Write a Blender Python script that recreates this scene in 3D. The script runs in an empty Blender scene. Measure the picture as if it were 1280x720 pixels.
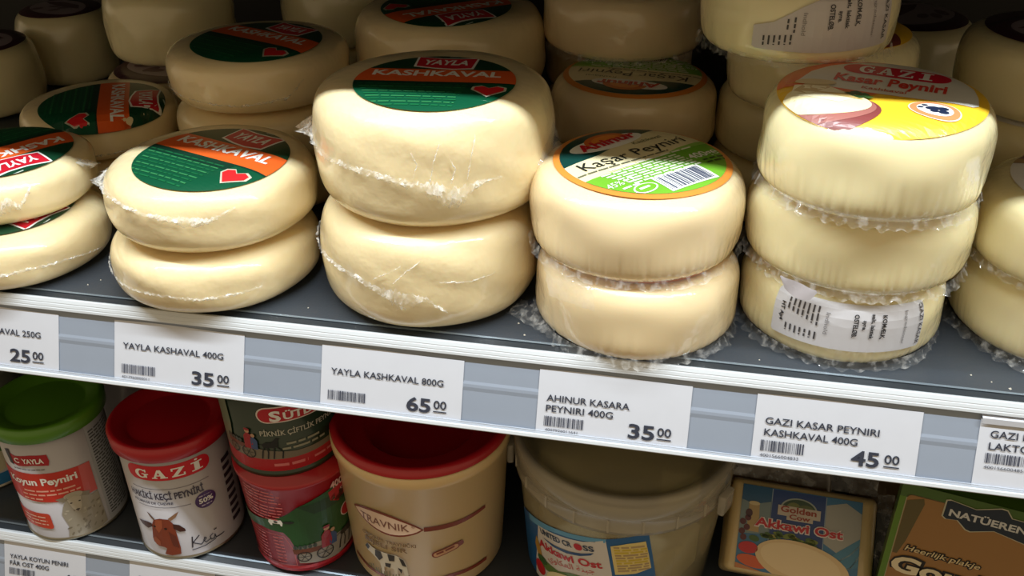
import bpy, bmesh, math, random
from math import sin, cos, pi, radians, sqrt, hypot, atan2
from mathutils import Vector, Matrix
from mathutils.geometry import tessellate_polygon

# ------------------------------------------------------------------ camera
sc = bpy.context.scene
COL = sc.collection
CX = (0.98057802, 0.19606791, -0.00491158)      # camera right
CDN = (0.09537537, -0.49857586, -0.86158322)    # camera down
CF = (-0.17137762, 0.84438113, -0.50759258)     # camera forward
cd = bpy.data.cameras.new('camera'); cam = bpy.data.objects.new('camera', cd); COL.objects.link(cam)
cd.sensor_width = 36.0; cd.lens = 36.0 * 1150.0 / 1280.0; cd.clip_start = 0.02
cam.matrix_world = Matrix(((CX[0], -CDN[0], -CF[0], 0.07418402),
                           (CX[1], -CDN[1], -CF[1], -0.36467251),
                           (CX[2], -CDN[2], -CF[2], 0.25300334),
                           (0, 0, 0, 1)))
sc.camera = cam
# ------------------------------------------------------------------ world, light, exposure
w = bpy.data.worlds.new('world'); sc.world = w; w.use_nodes = True
w.node_tree.nodes['Background'].inputs[0].default_value = (1.0, 0.78, 0.50, 1)
w.node_tree.nodes['Background'].inputs[1].default_value = 0.46
LAMP_Y, LAMP_Z, LAMP_W = -0.108, 0.50, 7.5
sc.view_settings.view_transform = 'Standard'; sc.view_settings.look = 'None'
sc.view_settings.gamma = 1; sc.view_settings.use_curve_mapping = False
sc.view_settings.exposure = 0.0
sc.cycles.max_bounces = 14; sc.cycles.diffuse_bounces = 8; sc.cycles.transparent_max_bounces = 16

# ------------------------------------------------------------------ materials
def lin(c):
    f = lambda x: (x / 255 / 12.92) if x / 255 <= .04045 else ((x / 255 + .055) / 1.055) ** 2.4
    return (f(c[0]), f(c[1]), f(c[2]), 1)
MC = {}
def mat(name, rgb, rough=.45, coat=0.0, coat_rough=.1, sss=0.0, var=.06, vscale=60, bump=0.0, bscale=200, metal=0.0, alpha=1.0, spec=.5, bscale2=None):
    if name in MC: return MC[name]
    m = bpy.data.materials.new(name); m.use_nodes = True; nt = m.node_tree; N = nt.nodes; L = nt.links
    p = N['Principled BSDF']
    tc = N.new('ShaderNodeTexCoord'); nz = N.new('ShaderNodeTexNoise'); nz.inputs['Scale'].default_value = vscale
    L.new(tc.outputs['Object'], nz.inputs['Vector'])
    mx = N.new('ShaderNodeMix'); mx.data_type = 'RGBA'
    c = lin(rgb)
    mx.inputs[6].default_value = tuple(max(0, x * (1 - var * 2)) for x in c[:3]) + (1,)
    mx.inputs[7].default_value = tuple(min(1, x * (1 + var)) for x in c[:3]) + (1,)
    L.new(nz.outputs['Fac'], mx.inputs[0]); L.new(mx.outputs[2], p.inputs['Base Color'])
    p.inputs['Roughness'].default_value = rough; p.inputs['Metallic'].default_value = metal
    p.inputs['Specular IOR Level'].default_value = spec
    p.inputs['Coat Weight'].default_value = coat; p.inputs['Coat Roughness'].default_value = coat_rough
    p.inputs['Alpha'].default_value = alpha
    if sss:
        p.inputs['Subsurface Weight'].default_value = sss
        p.inputs['Subsurface Radius'].default_value = (1, .6, .3); p.inputs['Subsurface Scale'].default_value = .006
    if bump:
        n2 = N.new('ShaderNodeTexNoise'); n2.inputs['Scale'].default_value = bscale; n2.inputs['Detail'].default_value = 3
        L.new(tc.outputs['Object'], n2.inputs['Vector'])
        b = N.new('ShaderNodeBump'); b.inputs['Strength'].default_value = 1; b.inputs['Distance'].default_value = bump
        L.new(n2.outputs['Fac'], b.inputs['Height'])
        if coat > 0: L.new(b.outputs['Normal'], p.inputs['Coat Normal'])
        if coat <= 0 or bscale2: L.new(b.outputs['Normal'], p.inputs['Normal'])
    MC[name] = m; return m
def film(name, lo, hi, white, rough=.12, scale=180, a0=.4, a1=.65):
    """thin clear wrap: transparent, shiny, more so at grazing angles, cloudy in random whitish spots, which paint sparkles into clear_film"""
    m = bpy.data.materials.new(name); m.use_nodes = True; nt = m.node_tree; N = nt.nodes; L = nt.links
    p = N['Principled BSDF']; out = N['Material Output']
    p.inputs['Base Color'].default_value = (white, white, white * .98, 1); p.inputs['Roughness'].default_value = rough
    p.inputs['Specular IOR Level'].default_value = 1.0
    t = N.new('ShaderNodeBsdfTransparent'); mx = N.new('ShaderNodeMixShader')
    tc = N.new('ShaderNodeTexCoord'); nz = N.new('ShaderNodeTexNoise'); nz.inputs['Scale'].default_value = scale
    L.new(tc.outputs['Object'], nz.inputs['Vector'])
    mr = N.new('ShaderNodeMapRange'); mr.inputs[1].default_value = a0; mr.inputs[2].default_value = a1
    mr.inputs[3].default_value = lo; mr.inputs[4].default_value = hi
    L.new(nz.outputs['Fac'], mr.inputs[0]); L.new(mr.outputs[0], mx.inputs[0])
    L.new(t.outputs[0], mx.inputs[1]); L.new(p.outputs[0], mx.inputs[2]); L.new(mx.outputs[0], out.inputs['Surface'])
    MC[name] = m; return m
M_CREAM = mat('wrapped_cheese_cream', (237, 218, 172), .42, .8, .07, .2, .05, 25, .0009, 70, bscale2=1)
M_IVORY = mat('wrapped_cheese_ivory', (239, 227, 180), .4, 1, .05, .2, .04, 20, .0014, 80)
M_BUFF = mat('wrapped_cheese_buff', (238, 217, 174), .4, 1, .05, .2, .04, 20, .0014, 80)
M_FILM = film('clear_film', .05, .34, .8, .05, 260, .48, .72)  # sparse white noise spots paint the sparkles into the ruffled film
M_CRUMPLE = film('crumpled_film', .08, .5, .85, .12)
M_THIN = film('thin_film_sheet', .08, .22, .8, .08)
def ink(rgb, tag='print'): return mat('%s_%02x%02x%02x' % ((tag,) + tuple(rgb)), rgb, .42, .35, .15, var=.02)
def plain(rgb): return mat('paper_ink_%02x%02x%02x' % tuple(rgb), rgb, .7, 0, var=.015)

# ------------------------------------------------------------------ object helpers
def tag(o, label=None, cat=None, group=None, kind=None):
    if label: o['label'] = label
    if cat: o['category'] = cat
    if group: o['group'] = group
    if kind: o['kind'] = kind
    return o
def thing(name, label, cat, loc=(0, 0, 0), rot=(0, 0, 0), group=None):
    o = bpy.data.objects.new(name, None); COL.objects.link(o); o.location = loc; o.rotation_euler = rot
    o.empty_display_size = .02
    return tag(o, label, cat, group)
def link(name, me, parent=None):
    o = bpy.data.objects.new(name, me); COL.objects.link(o)
    if parent is not None: o.parent = parent
    return o
def mesh(name, V, F, mats, parent=None, smooth=False, fm=None):
    me = bpy.data.meshes.new(name); me.from_pydata([tuple(v) for v in V], [], F)
    for m in (mats if isinstance(mats, (list, tuple)) else [mats]): me.materials.append(m)
    if fm: me.polygons.foreach_set('material_index', fm)
    if smooth: me.polygons.foreach_set('use_smooth', [True] * len(F))
    me.update(); return link(name, me, parent)
def box(name, x0, x1, y0, y1, z0, z1, m, parent=None, bev=0, seg=2):
    bm = bmesh.new(); bmesh.ops.create_cube(bm, size=1)
    for v in bm.verts: v.co = Vector(((x0 + x1) / 2 + v.co.x * (x1 - x0), (y0 + y1) / 2 + v.co.y * (y1 - y0), (z0 + z1) / 2 + v.co.z * (z1 - z0)))
    if bev: bmesh.ops.bevel(bm, geom=bm.edges[:], offset=bev, segments=seg, profile=.6, affect='EDGES')
    me = bpy.data.meshes.new(name); bm.to_mesh(me); bm.free(); me.materials.append(m)
    if bev: me.polygons.foreach_set('use_smooth', [True] * len(me.polygons))
    return link(name, me, parent)
def extrude_x(name, prof, x0, x1, m, parent=None, closed=True):
    n = len(prof); V = [(x0, y, z) for y, z in prof] + [(x1, y, z) for y, z in prof]
    F = [(i, (i + 1) % n, (i + 1) % n + n, i + n) for i in range(n if closed else n - 1)]
    if closed: F += [tuple(range(n))[::-1], tuple(range(n, 2 * n))]
    return mesh(name, V, F, m, parent)
def lathe(name, prof, m, parent=None, seg=96, fn=None, smooth=True, loc=(0, 0, 0)):
    V = []; F = []; rows = []
    for r, z in prof:
        if r < 1e-6: rows.append([len(V)]); V.append((loc[0], loc[1], z + loc[2])); continue
        row = []
        for k in range(seg):
            a = 2 * pi * k / seg; rr = r; zz = z
            if fn: rr, zz = fn(a, r, z)
            row.append(len(V)); V.append((loc[0] + rr * cos(a), loc[1] + rr * sin(a), zz + loc[2]))
        rows.append(row)
    for A, B in zip(rows, rows[1:]):
        for k in range(seg):
            a0 = A[k % len(A)]; a1 = A[(k + 1) % len(A)]; b0 = B[k % len(B)]; b1 = B[(k + 1) % len(B)]
            if len(A) == 1 and len(B) == 1: continue
            if len(A) == 1: F.append((a0, b1, b0))
            elif len(B) == 1: F.append((a0, a1, b0))
            else: F.append((a0, a1, b1, b0))
    o = mesh(name, V, F, m, parent, smooth)
    return o

# ------------------------------------------------------------------ flat print: polygons and lettering laid on a real surface
GC = {}
def glyphs(s, bold):
    k = (s, bold)
    if k in GC: return GC[k]
    c = bpy.data.curves.new('t', 'FONT'); c.body = s; c.offset = bold; c.resolution_u = 3
    o = bpy.data.objects.new('t', c); me = bpy.data.meshes.new_from_object(o)
    V = [(v.co.x, v.co.y) for v in me.vertices]; F = [tuple(p.vertices) for p in me.polygons]
    bpy.data.objects.remove(o); bpy.data.curves.remove(c); bpy.data.meshes.remove(me)
    GC[k] = (V, F); return V, F
def clip_poly(P, Q):
    """clip polygon P by the convex, counter-clockwise polygon Q"""
    out = list(P)
    for i in range(len(Q)):
        a = Q[i]; b = Q[(i + 1) % len(Q)]; inp = out; out = []
        if not inp: break
        side = lambda p: (b[0] - a[0]) * (p[1] - a[1]) - (b[1] - a[1]) * (p[0] - a[0])
        for j in range(len(inp)):
            p = inp[j]; q = inp[(j + 1) % len(inp)]; sp = side(p); sq = side(q)
            if sp >= 0: out.append(p)
            if (sp >= 0) != (sq >= 0):
                t = sp / (sp - sq); out.append((p[0] + t * (q[0] - p[0]), p[1] + t * (q[1] - p[1])))
    return out
class Print:
    def __init__(s, k=1.0, inkf=ink): s.k = k; s.items = []; s.clip = None; s.inkf = inkf
    def raw(s, V, F, col, lay): s.items.append(([(x * s.k, y * s.k) for x, y in V], F, col, lay))
    def poly(s, P, col, lay=1):
        if s.clip: P = clip_poly(P, s.clip)
        if len(P) < 3: return
        T = tessellate_polygon([[Vector((x, y, 0)) for x, y in P]])
        s.raw(P, [tuple(t) for t in T], col, lay)
    def rect(s, x0, y0, x1, y1, col, lay=1): s.poly([(x0, y0), (x1, y0), (x1, y1), (x0, y1)], col, lay)
    def rrect(s, x0, y0, x1, y1, r, col, lay=1, rot=0):
        P = []
        for cx, cy, a0 in ((x1 - r, y1 - r, 0), (x0 + r, y1 - r, 90), (x0 + r, y0 + r, 180), (x1 - r, y0 + r, 270)):
            for i in range(6): a = radians(a0 + 18 * i); P.append((cx + r * cos(a), cy + r * sin(a)))
        if rot:
            mx, my = (x0 + x1) / 2, (y0 + y1) / 2; c, d = cos(radians(rot)), sin(radians(rot))
            P = [(mx + (x - mx) * c - (y - my) * d, my + (x - mx) * d + (y - my) * c) for x, y in P]
        s.poly(P, col, lay)
    def ell(s, cx, cy, rx, ry, col, lay=1, rot=0, n=36, a0=0, a1=360):
        c, d = cos(radians(rot)), sin(radians(rot)); P = []
        m = n if a1 - a0 >= 360 else n + 1
        for i in range(m):
            a = radians(a0 + (a1 - a0) * i / n); x, y = rx * cos(a), ry * sin(a); P.append((cx + x * c - y * d, cy + x * d + y * c))
        s.poly(P, col, lay)
    def line(s, P, wd, col, lay=2):
        for (x0, y0), (x1, y1) in zip(P, P[1:]):
            l = hypot(x1 - x0, y1 - y0) or 1e-9; nx, ny = -(y1 - y0) / l * wd / 2, (x1 - x0) / l * wd / 2; ex, ey = (x1 - x0) / l * wd * .2, (y1 - y0) / l * wd * .2
            s.poly([(x0 - nx - ex, y0 - ny - ey), (x1 - nx + ex, y1 - ny + ey), (x1 + nx + ex, y1 + ny + ey), (x0 + nx - ex, y0 + ny - ey)], col, lay)
    def text(s, t, x, y, cap, col, w=None, bold=0.0, rot=0, lay=3, shear=0.0, align='L'):
        V, F = glyphs(t, bold)
        if not V: return
        x0 = min(v[0] for v in V); x1 = max(v[0] for v in V); sy = cap / .70; sx = (w / (x1 - x0)) if w else sy
        ox = {'L': 0, 'C': -(x1 - x0) * sx / 2, 'R': -(x1 - x0) * sx}[align]
        c, d = cos(radians(rot)), sin(radians(rot)); P = []
        for a, b in V:
            px = (a - x0) * sx + ox + shear * b * sy; py = b * sy; P.append((x + px * c - py * d, y + px * d + py * c))
        s.raw(P, F, col, lay)
    def bars(s, x, y, w, h, col, seed=0, lay=2, rot=0):
        """a line of print too small to read"""
        R = random.Random(seed); p = 0; c, d = cos(radians(rot)), sin(radians(rot))
        while p < w:
            q = min(w, p + h * R.uniform(2.0, 6.5)); P = [(p, 0), (q, 0), (q, h), (p, h)]
            s.poly([(x + a * c - b * d, y + a * d + b * c) for a, b in P], col, lay); p = q + h * .8
    def barcode(s, x, y, w, h, col, seed=0, lay=2, rot=0, back=None):
        R = random.Random(seed); c, d = cos(radians(rot)), sin(radians(rot)); u = w / 95; p = 0
        if back: s.poly([(x + a * c - b * d, y + a * d + b * c) for a, b in ((-4 * u, -4 * u), (w + 4 * u, -4 * u), (w + 4 * u, h + 4 * u), (-4 * u, h + 4 * u))], back, lay - 1)
        while p < 94:
            n = R.choice((1, 1, 2, 3)); n = min(n, 95 - p)
            P = [(p * u, 0), ((p + n) * u, 0), ((p + n) * u, h), (p * u, h)]
            s.poly([(x + a * c - b * d, y + a * d + b * c) for a, b in P], col, lay); p += n + R.choice((1, 1, 2, 2, 3))
    def build(s, name, parent, fn, cell=.005, step=.00012):
        V = []; F = []; fm = []; cols = []; L = []
        for P, fs, col, lay in s.items:
            if col not in cols: cols.append(col)
            o = len(V); V += [(x, y, lay) for x, y in P]; F += [tuple(i + o for i in f) for f in fs]; fm += [cols.index(col)] * len(fs)
        me = bpy.data.meshes.new(name); me.from_pydata(V, [], F); me.polygons.foreach_set('material_index', fm)
        bm = bmesh.new(); bm.from_mesh(me)
        if cell:
            for ax in (0, 1):
                lo = min(v[ax] for v in V); hi = max(v[ax] for v in V); k = math.ceil(lo / cell)
                while k * cell < hi:
                    co = [0, 0, 0]; no = [0, 0, 0]; co[ax] = k * cell; no[ax] = 1
                    bmesh.ops.bisect_plane(bm, geom=bm.verts[:] + bm.edges[:] + bm.faces[:], plane_co=co, plane_no=no, dist=1e-8); k += 1
        for v in bm.verts: v.co = Vector(fn(v.co.x, v.co.y, v.co.z * step))
        bm.to_mesh(me); bm.free()
        for c in cols: me.materials.append(s.inkf(c))
        me.update(); return link(name, me, parent)
def circle(r, n=72): return [(r * cos(2 * pi * i / n), r * sin(2 * pi * i / n)) for i in range(n)]

# slab-serif capitals, drawn as shapes
def slab(P, word, x, y, cap, wd, gap, col, lay=4):
    for ch in word:
        R = lambda a, b, c, d: P.rect(x + a * wd, y + b * cap, x + c * wd, y + d * cap, col, lay)
        if ch in 'Iİ':
            R(.3, 0, .7, 1); R(.08, 0, .92, .13); R(.08, .87, .92, 1)
            if ch == 'İ': P.ell(x + .5 * wd, y + 1.22 * cap, .12 * wd, .1 * cap, col, lay)
        elif ch == 'A':
            P.poly([(x + .02 * wd, y), (x + .2 * wd, y), (x + .56 * wd, y + cap), (x + .4 * wd, y + cap)], col, lay)
            P.poly([(x + .62 * wd, y), (x + .98 * wd, y), (x + .64 * wd, y + cap), (x + .4 * wd, y + cap)], col, lay)
            R(.25, .28, .75, .4); R(-.06, 0, .34, .12); R(.54, 0, 1.08, .12)
        elif ch == 'Z':
            R(.02, .87, .98, 1); R(.02, 0, .98, .13); R(.02, .68, .14, 1); R(.86, 0, .98, .34)
            P.poly([(x + .04 * wd, y + .06 * cap), (x + .36 * wd, y + .06 * cap), (x + .96 * wd, y + .94 * cap), (x + .64 * wd, y + .94 * cap)], col, lay)
        elif ch == 'G':
            pts = []
            for i in range(25): a = radians(40 + 290 * i / 24); pts.append((x + wd * (.5 + .5 * cos(a)), y + cap * (.5 + .52 * sin(a))))
            for i in range(24, -1, -1): a = radians(45 + 280 * i / 24); pts.append((x + wd * (.54 + .24 * cos(a)), y + cap * (.5 + .38 * sin(a))))
            P.poly(pts, col, lay); R(.7, .05, .94, .46); R(.54, .4, 1.06, .52); R(.8, .68, .92, 1.0)
        x += wd + gap

WH = (240, 240, 236)
def yayla_print(r, seed=1, small=False):
    P = Print(r); P.clip = circle(1.0)
    G, OR, RD, DK = (4, 76, 48), (226, 96, 34), (200, 24, 44), (6, 52, 36)
    P.ell(0, 0, 1, 1, G, 0, n=72); P.rect(-1.1, .43, 1.1, 1.1, (14, 62, 38), 1)
    P.rect(-1.1, -.06, 1.1, .43, OR, 1); P.rect(-1.1, -.09, 1.1, -.06, DK, 1)
    P.poly([(-1.1, -.09), (.5, -.09), (.5, -.25), (-1.1, -.22)], DK, 1)
    P.text('KASHKAVAL', -.82, .15, .2, WH, w=1.62, bold=.03)
    P.poly([(-.37, .95), (-.05, .90), (.2, .90), (.45, .94), (.42, .46), (.15, .42), (-.08, .45), (-.36, .52)], WH, 2)
    P.poly([(-.34, .92), (-.05, .87), (.2, .87), (.42, .9), (.39, .49), (.15, .45), (-.08, .48), (-.33, .55)], RD, 3)
    P.text('YAYLA', -.27, .6, .2, WH, w=.6, bold=.03, lay=4, shear=.12)
    P.line([(.05, .97), (.25, 1.0), (.46, .93)], .02, (190, 200, 190), 2)
    hx = [(.7, -.52), (.52, -.33), (.53, -.24), (.62, -.2), (.7, -.27), (.79, -.2), (.88, -.24), (.88, -.33)]
    P.poly([(.705 + (x - .705) * 1.18, -.35 + (y + .35) * 1.2) for x, y in hx], (190, 190, 170), 2); P.poly(hx, (214, 36, 40), 3)
    for i in range(9): P.bars(-.93 + .04 * i, -.2 - .085 * i, 1.35 - .05 * i, .028, (50, 126, 76) if i % 2 else (20, 100, 58), seed * 20 + i)
    return P
def ahinur_print(r):
    P = Print(r); P.ell(0, 0, 1.0, 1.0, (224, 140, 58), 0, n=72)
    P.clip = circle(.925); CR, DG, LG, W = (232, 220, 178), (12, 62, 56), (112, 176, 48), WH
    P.rect(-1, -1, 1, 1, CR, 1)
    P.poly([(-1.1, .26), (-.35, .34), (.25, .52), (.72, .6), (.9, 1.1), (-1.1, 1.1)], DG, 2)
    P.poly([(-1.1, -.14), (1.1, -.06), (1.1, -1.1), (-1.1, -1.1)], LG, 2)
    P.poly([(.2, -.1), (1.1, -.06), (1.1, .02), (.5, -.02)], (150, 196, 90), 3)
    P.ell(-.05, .57, .52, .17, W, 3, rot=0); P.ell(0, .62, .3, .2, (214, 110, 34), 4, a0=-5, a1=185); P.ell(0, .63, .2, .13, (232, 140, 50), 5, a0=-5, a1=185)
    P.text('Ahinur', -.46, .48, .17, (196, 20, 40), w=.86, bold=.035, lay=6, rot=3)
    P.text('Kaşar Peyniri', -.76, .06, .185, (34, 38, 34), w=1.52, lay=4, rot=1)
    P.text('Kashkaval', .18, .34, .07, (90, 100, 60), w=.42, lay=4)
    P.bars(-.92, -.02, 1.3, .024, (110, 112, 90), 5, 4); P.bars(-.55, -.1, 1.2, .03, (236, 240, 220), 6, 4)
    for i in range(7): P.bars(-.72 + .03 * i, -.17 - .055 * i, 1.08 - .02 * i, .03, (232, 240, 214), 10 + i, 4)
    P.text('400g℮', .42, -.37, .13, W, w=.42, bold=.02, lay=4)
    P.bars(.5, -.46, .36, .035, (30, 70, 24), 31, 4); P.bars(.5, -.53, .3, .035, (30, 70, 24), 32, 4)
    P.text('45% i T.', -.83, -.44, .1, W, w=.4, lay=4); P.bars(-.72, -.53, .22, .03, W, 41, 4)
    P.ell(-.51, -.63, .15, .095, W, 4); P.ell(-.51, -.63, .13, .078, LG, 5); P.bars(-.59, -.645, .16, .035, W, 44, 6)
    P.barcode(-.30, -.82, .62, .3, (44, 56, 90), 3, 5, back=W)
    return P
def gazi_print(r):
    P = Print(r); OG, YE, GR, RD = (232, 110, 50), (244, 196, 48), (226, 224, 214), (206, 16, 52)
    P.clip = circle(1.0); P.ell(0, 0, 1, 1, YE, 0, n=72)
    P.poly([(-1.1, -.2), (-1.1, 1.1), (.3, 1.1), (.2, .85), (-.4, .3), (-.7, -.1)], OG, 1)
    P.poly([(-.80, -.06), (-.74, .28), (-.6, .56), (-.34, .82), (-.05, .93), (.2, .94), (.5, .82), (.7, .63), (.82, .42), (.88, .15), (.9, -.08), (.85, -.15), (.6, -.17), (.3, -.19), (-.1, -.2), (-.46, -.19)], GR, 2)
    P.rrect(-.46, .38, .6, .73, .17, RD, 3, rot=0)
    slab(P, 'GAZI', -.3, .43, .25, .15, .045, WH, 4)
    P.text('Kasar Peyniri', -.48, .07, .24, (214, 62, 44), w=1.07, bold=.03, lay=4)
    P.text('Kashkaval', -.18, -.11, .085, (206, 96, 60), w=.42, bold=.01, lay=4)
    P.poly([(-1.1, -.16), (-.46, -.19), (.0, -.21), (-.05, -.27), (-.5, -.28), (-1.1, -.24)], OG, 3)
    P.ell(-.35, -.68, .45, .33, (128, 62, 60), 3, rot=-6); P.ell(-.37, -.63, .42, .28, (160, 100, 92), 4, rot=-6)
    P.ell(-.42, -.56, .42, .27, (240, 226, 178), 5, rot=-10); P.poly([(-.8, -.25), (-.45, -.22), (-.15, -.42), (-.3, -.62), (-.78, -.5)], (248, 238, 200), 6)
    P.ell(-.62, -.12, .2, .09, (226, 204, 150), 7, rot=12); P.poly([(-.78, -.4), (-.68, -.14), (-.5, -.16), (-.44, -.22), (-.6, -.5)], (214, 188, 132), 6)
    P.poly([(-.6, -.42), (-.2, -.36), (-.1, -.48), (-.32, -.46)], (222, 190, 120), 7)
    for i, (x, y) in enumerate(((-.2, -.3), (-.12, -.33), (-.24, -.36), (-.08, -.39), (-.16, -.41))): P.poly([(x - .06, y), (x, y + .05), (x + .06, y + .01), (x + .02, y - .05)], (60, 104, 44) if i % 2 else (40, 82, 40), 8)
    P.ell(.54, -.43, .24, .2, (240, 214, 190), 3); P.ell(.54, -.43, .225, .185, (236, 138, 88), 4); P.ell(.54, -.43, .165, .135, (236, 236, 232), 5)
    for cx_, cy_, rx_, ry_ in ((.52, -.42, .07, .045), (.6, -.4, .06, .04), (.62, -.47, .05, .035), (.54, -.48, .04, .03), (.44, -.37, .03, .022), (.41, -.44, .03, .02)): P.ell(cx_, cy_, rx_, ry_, (30, 40, 66), 6, rot=20)
    return P
def lakto_print(r):
    P = Print(r); P.clip = circle(1.0); P.ell(0, 0, 1, 1, (226, 226, 232), 0, n=72)
    P.poly([(-1.1, .3), (-.8, .28), (-.2, .5), (.5, .6), (1.1, .6), (1.1, 1.1), (-1.1, 1.1)], (96, 40, 60), 1)
    P.rrect(-.62, .28, .4, .62, .16, (150, 16, 48), 2); slab(P, 'GAZI', -.46, .33, .24, .15, .045, WH, 3)
    P.poly([(-1.1, .3), (-.8, .28), (-.6, .36), (-.62, .42), (-1.1, .42)], (150, 110, 70), 2)
    P.text('Kasar', -.5, .0, .2, (96, 40, 80), w=.6, bold=.02); P.ell(.3, -.4, .4, .3, (236, 222, 170), 1)
    return P
def dim_print(r, seed=3):
    """purple and silver top label of the cheeses at the back"""
    P = Print(r); P.clip = circle(1.0); P.ell(0, 0, 1, 1, (70, 34, 46), 0, n=72)
    P.ell(.05, -.1, .84, .62, (168, 152, 160), 1, rot=-8); R = random.Random(seed)
    P.poly([(-.7, .1), (-.2, .3), (.4, .28), (.7, .05), (.3, -.05), (-.4, -.02)], (92, 52, 64), 2)
    for i in range(4): P.ell(R.uniform(-.5, .5), R.uniform(-.5, 0), .16, .09, (112, 88, 96), 2, rot=R.uniform(0, 90))
    P.line([(-.9, .35), (-.3, .6), (.4, .6), (.9, .3)], .05, (40, 24, 26), 2)
    return P
def sticker_print():
    P = Print(.001, ink); P.rrect(-37, 11.5, 34.5, 34.6, 1.5, (206, 206, 212), 0)
    D = (64, 62, 66)
    P.text('GAZI KASAR', 31.6, 34, 2.2, D, w=21, rot=-90, bold=.01)
    P.text('Ingredienser', 23.4, 32, 1.5, (120, 118, 122), w=17, rot=-90)
    P.text('KOMÆLK,', 12.5, 31, 2.0, (34, 32, 36), w=12, rot=-90, bold=.03); P.text('salt, laktisk', 7.6, 31.5, 1.7, (34, 32, 36), w=12.5, rot=-90, bold=.03)
    P.text('syre.', 4.0, 28.5, 1.7, (34, 32, 36), w=5, rot=-90, bold=.03); P.text('OSTELØB.', .0, 31, 2.0, (34, 32, 36), w=11.5, rot=-90, bold=.03)
    P.text('Indhold', -12.2, 30, 1.9, (130, 128, 132), w=11, rot=-90)
    for i in range(7): P.bars(-16 - i * 2.3, 32, 9.5 - i * .7, .8, D, 60 + i, 3, rot=-90); P.bars(-16 - i * 2.3, 19, 4, .8, D, 70 + i, 3, rot=-90)
    P.text('HT Ap4', -33, 29, 1.8, (34, 32, 36), w=10, rot=-90, bold=.03)
    return P

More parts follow.
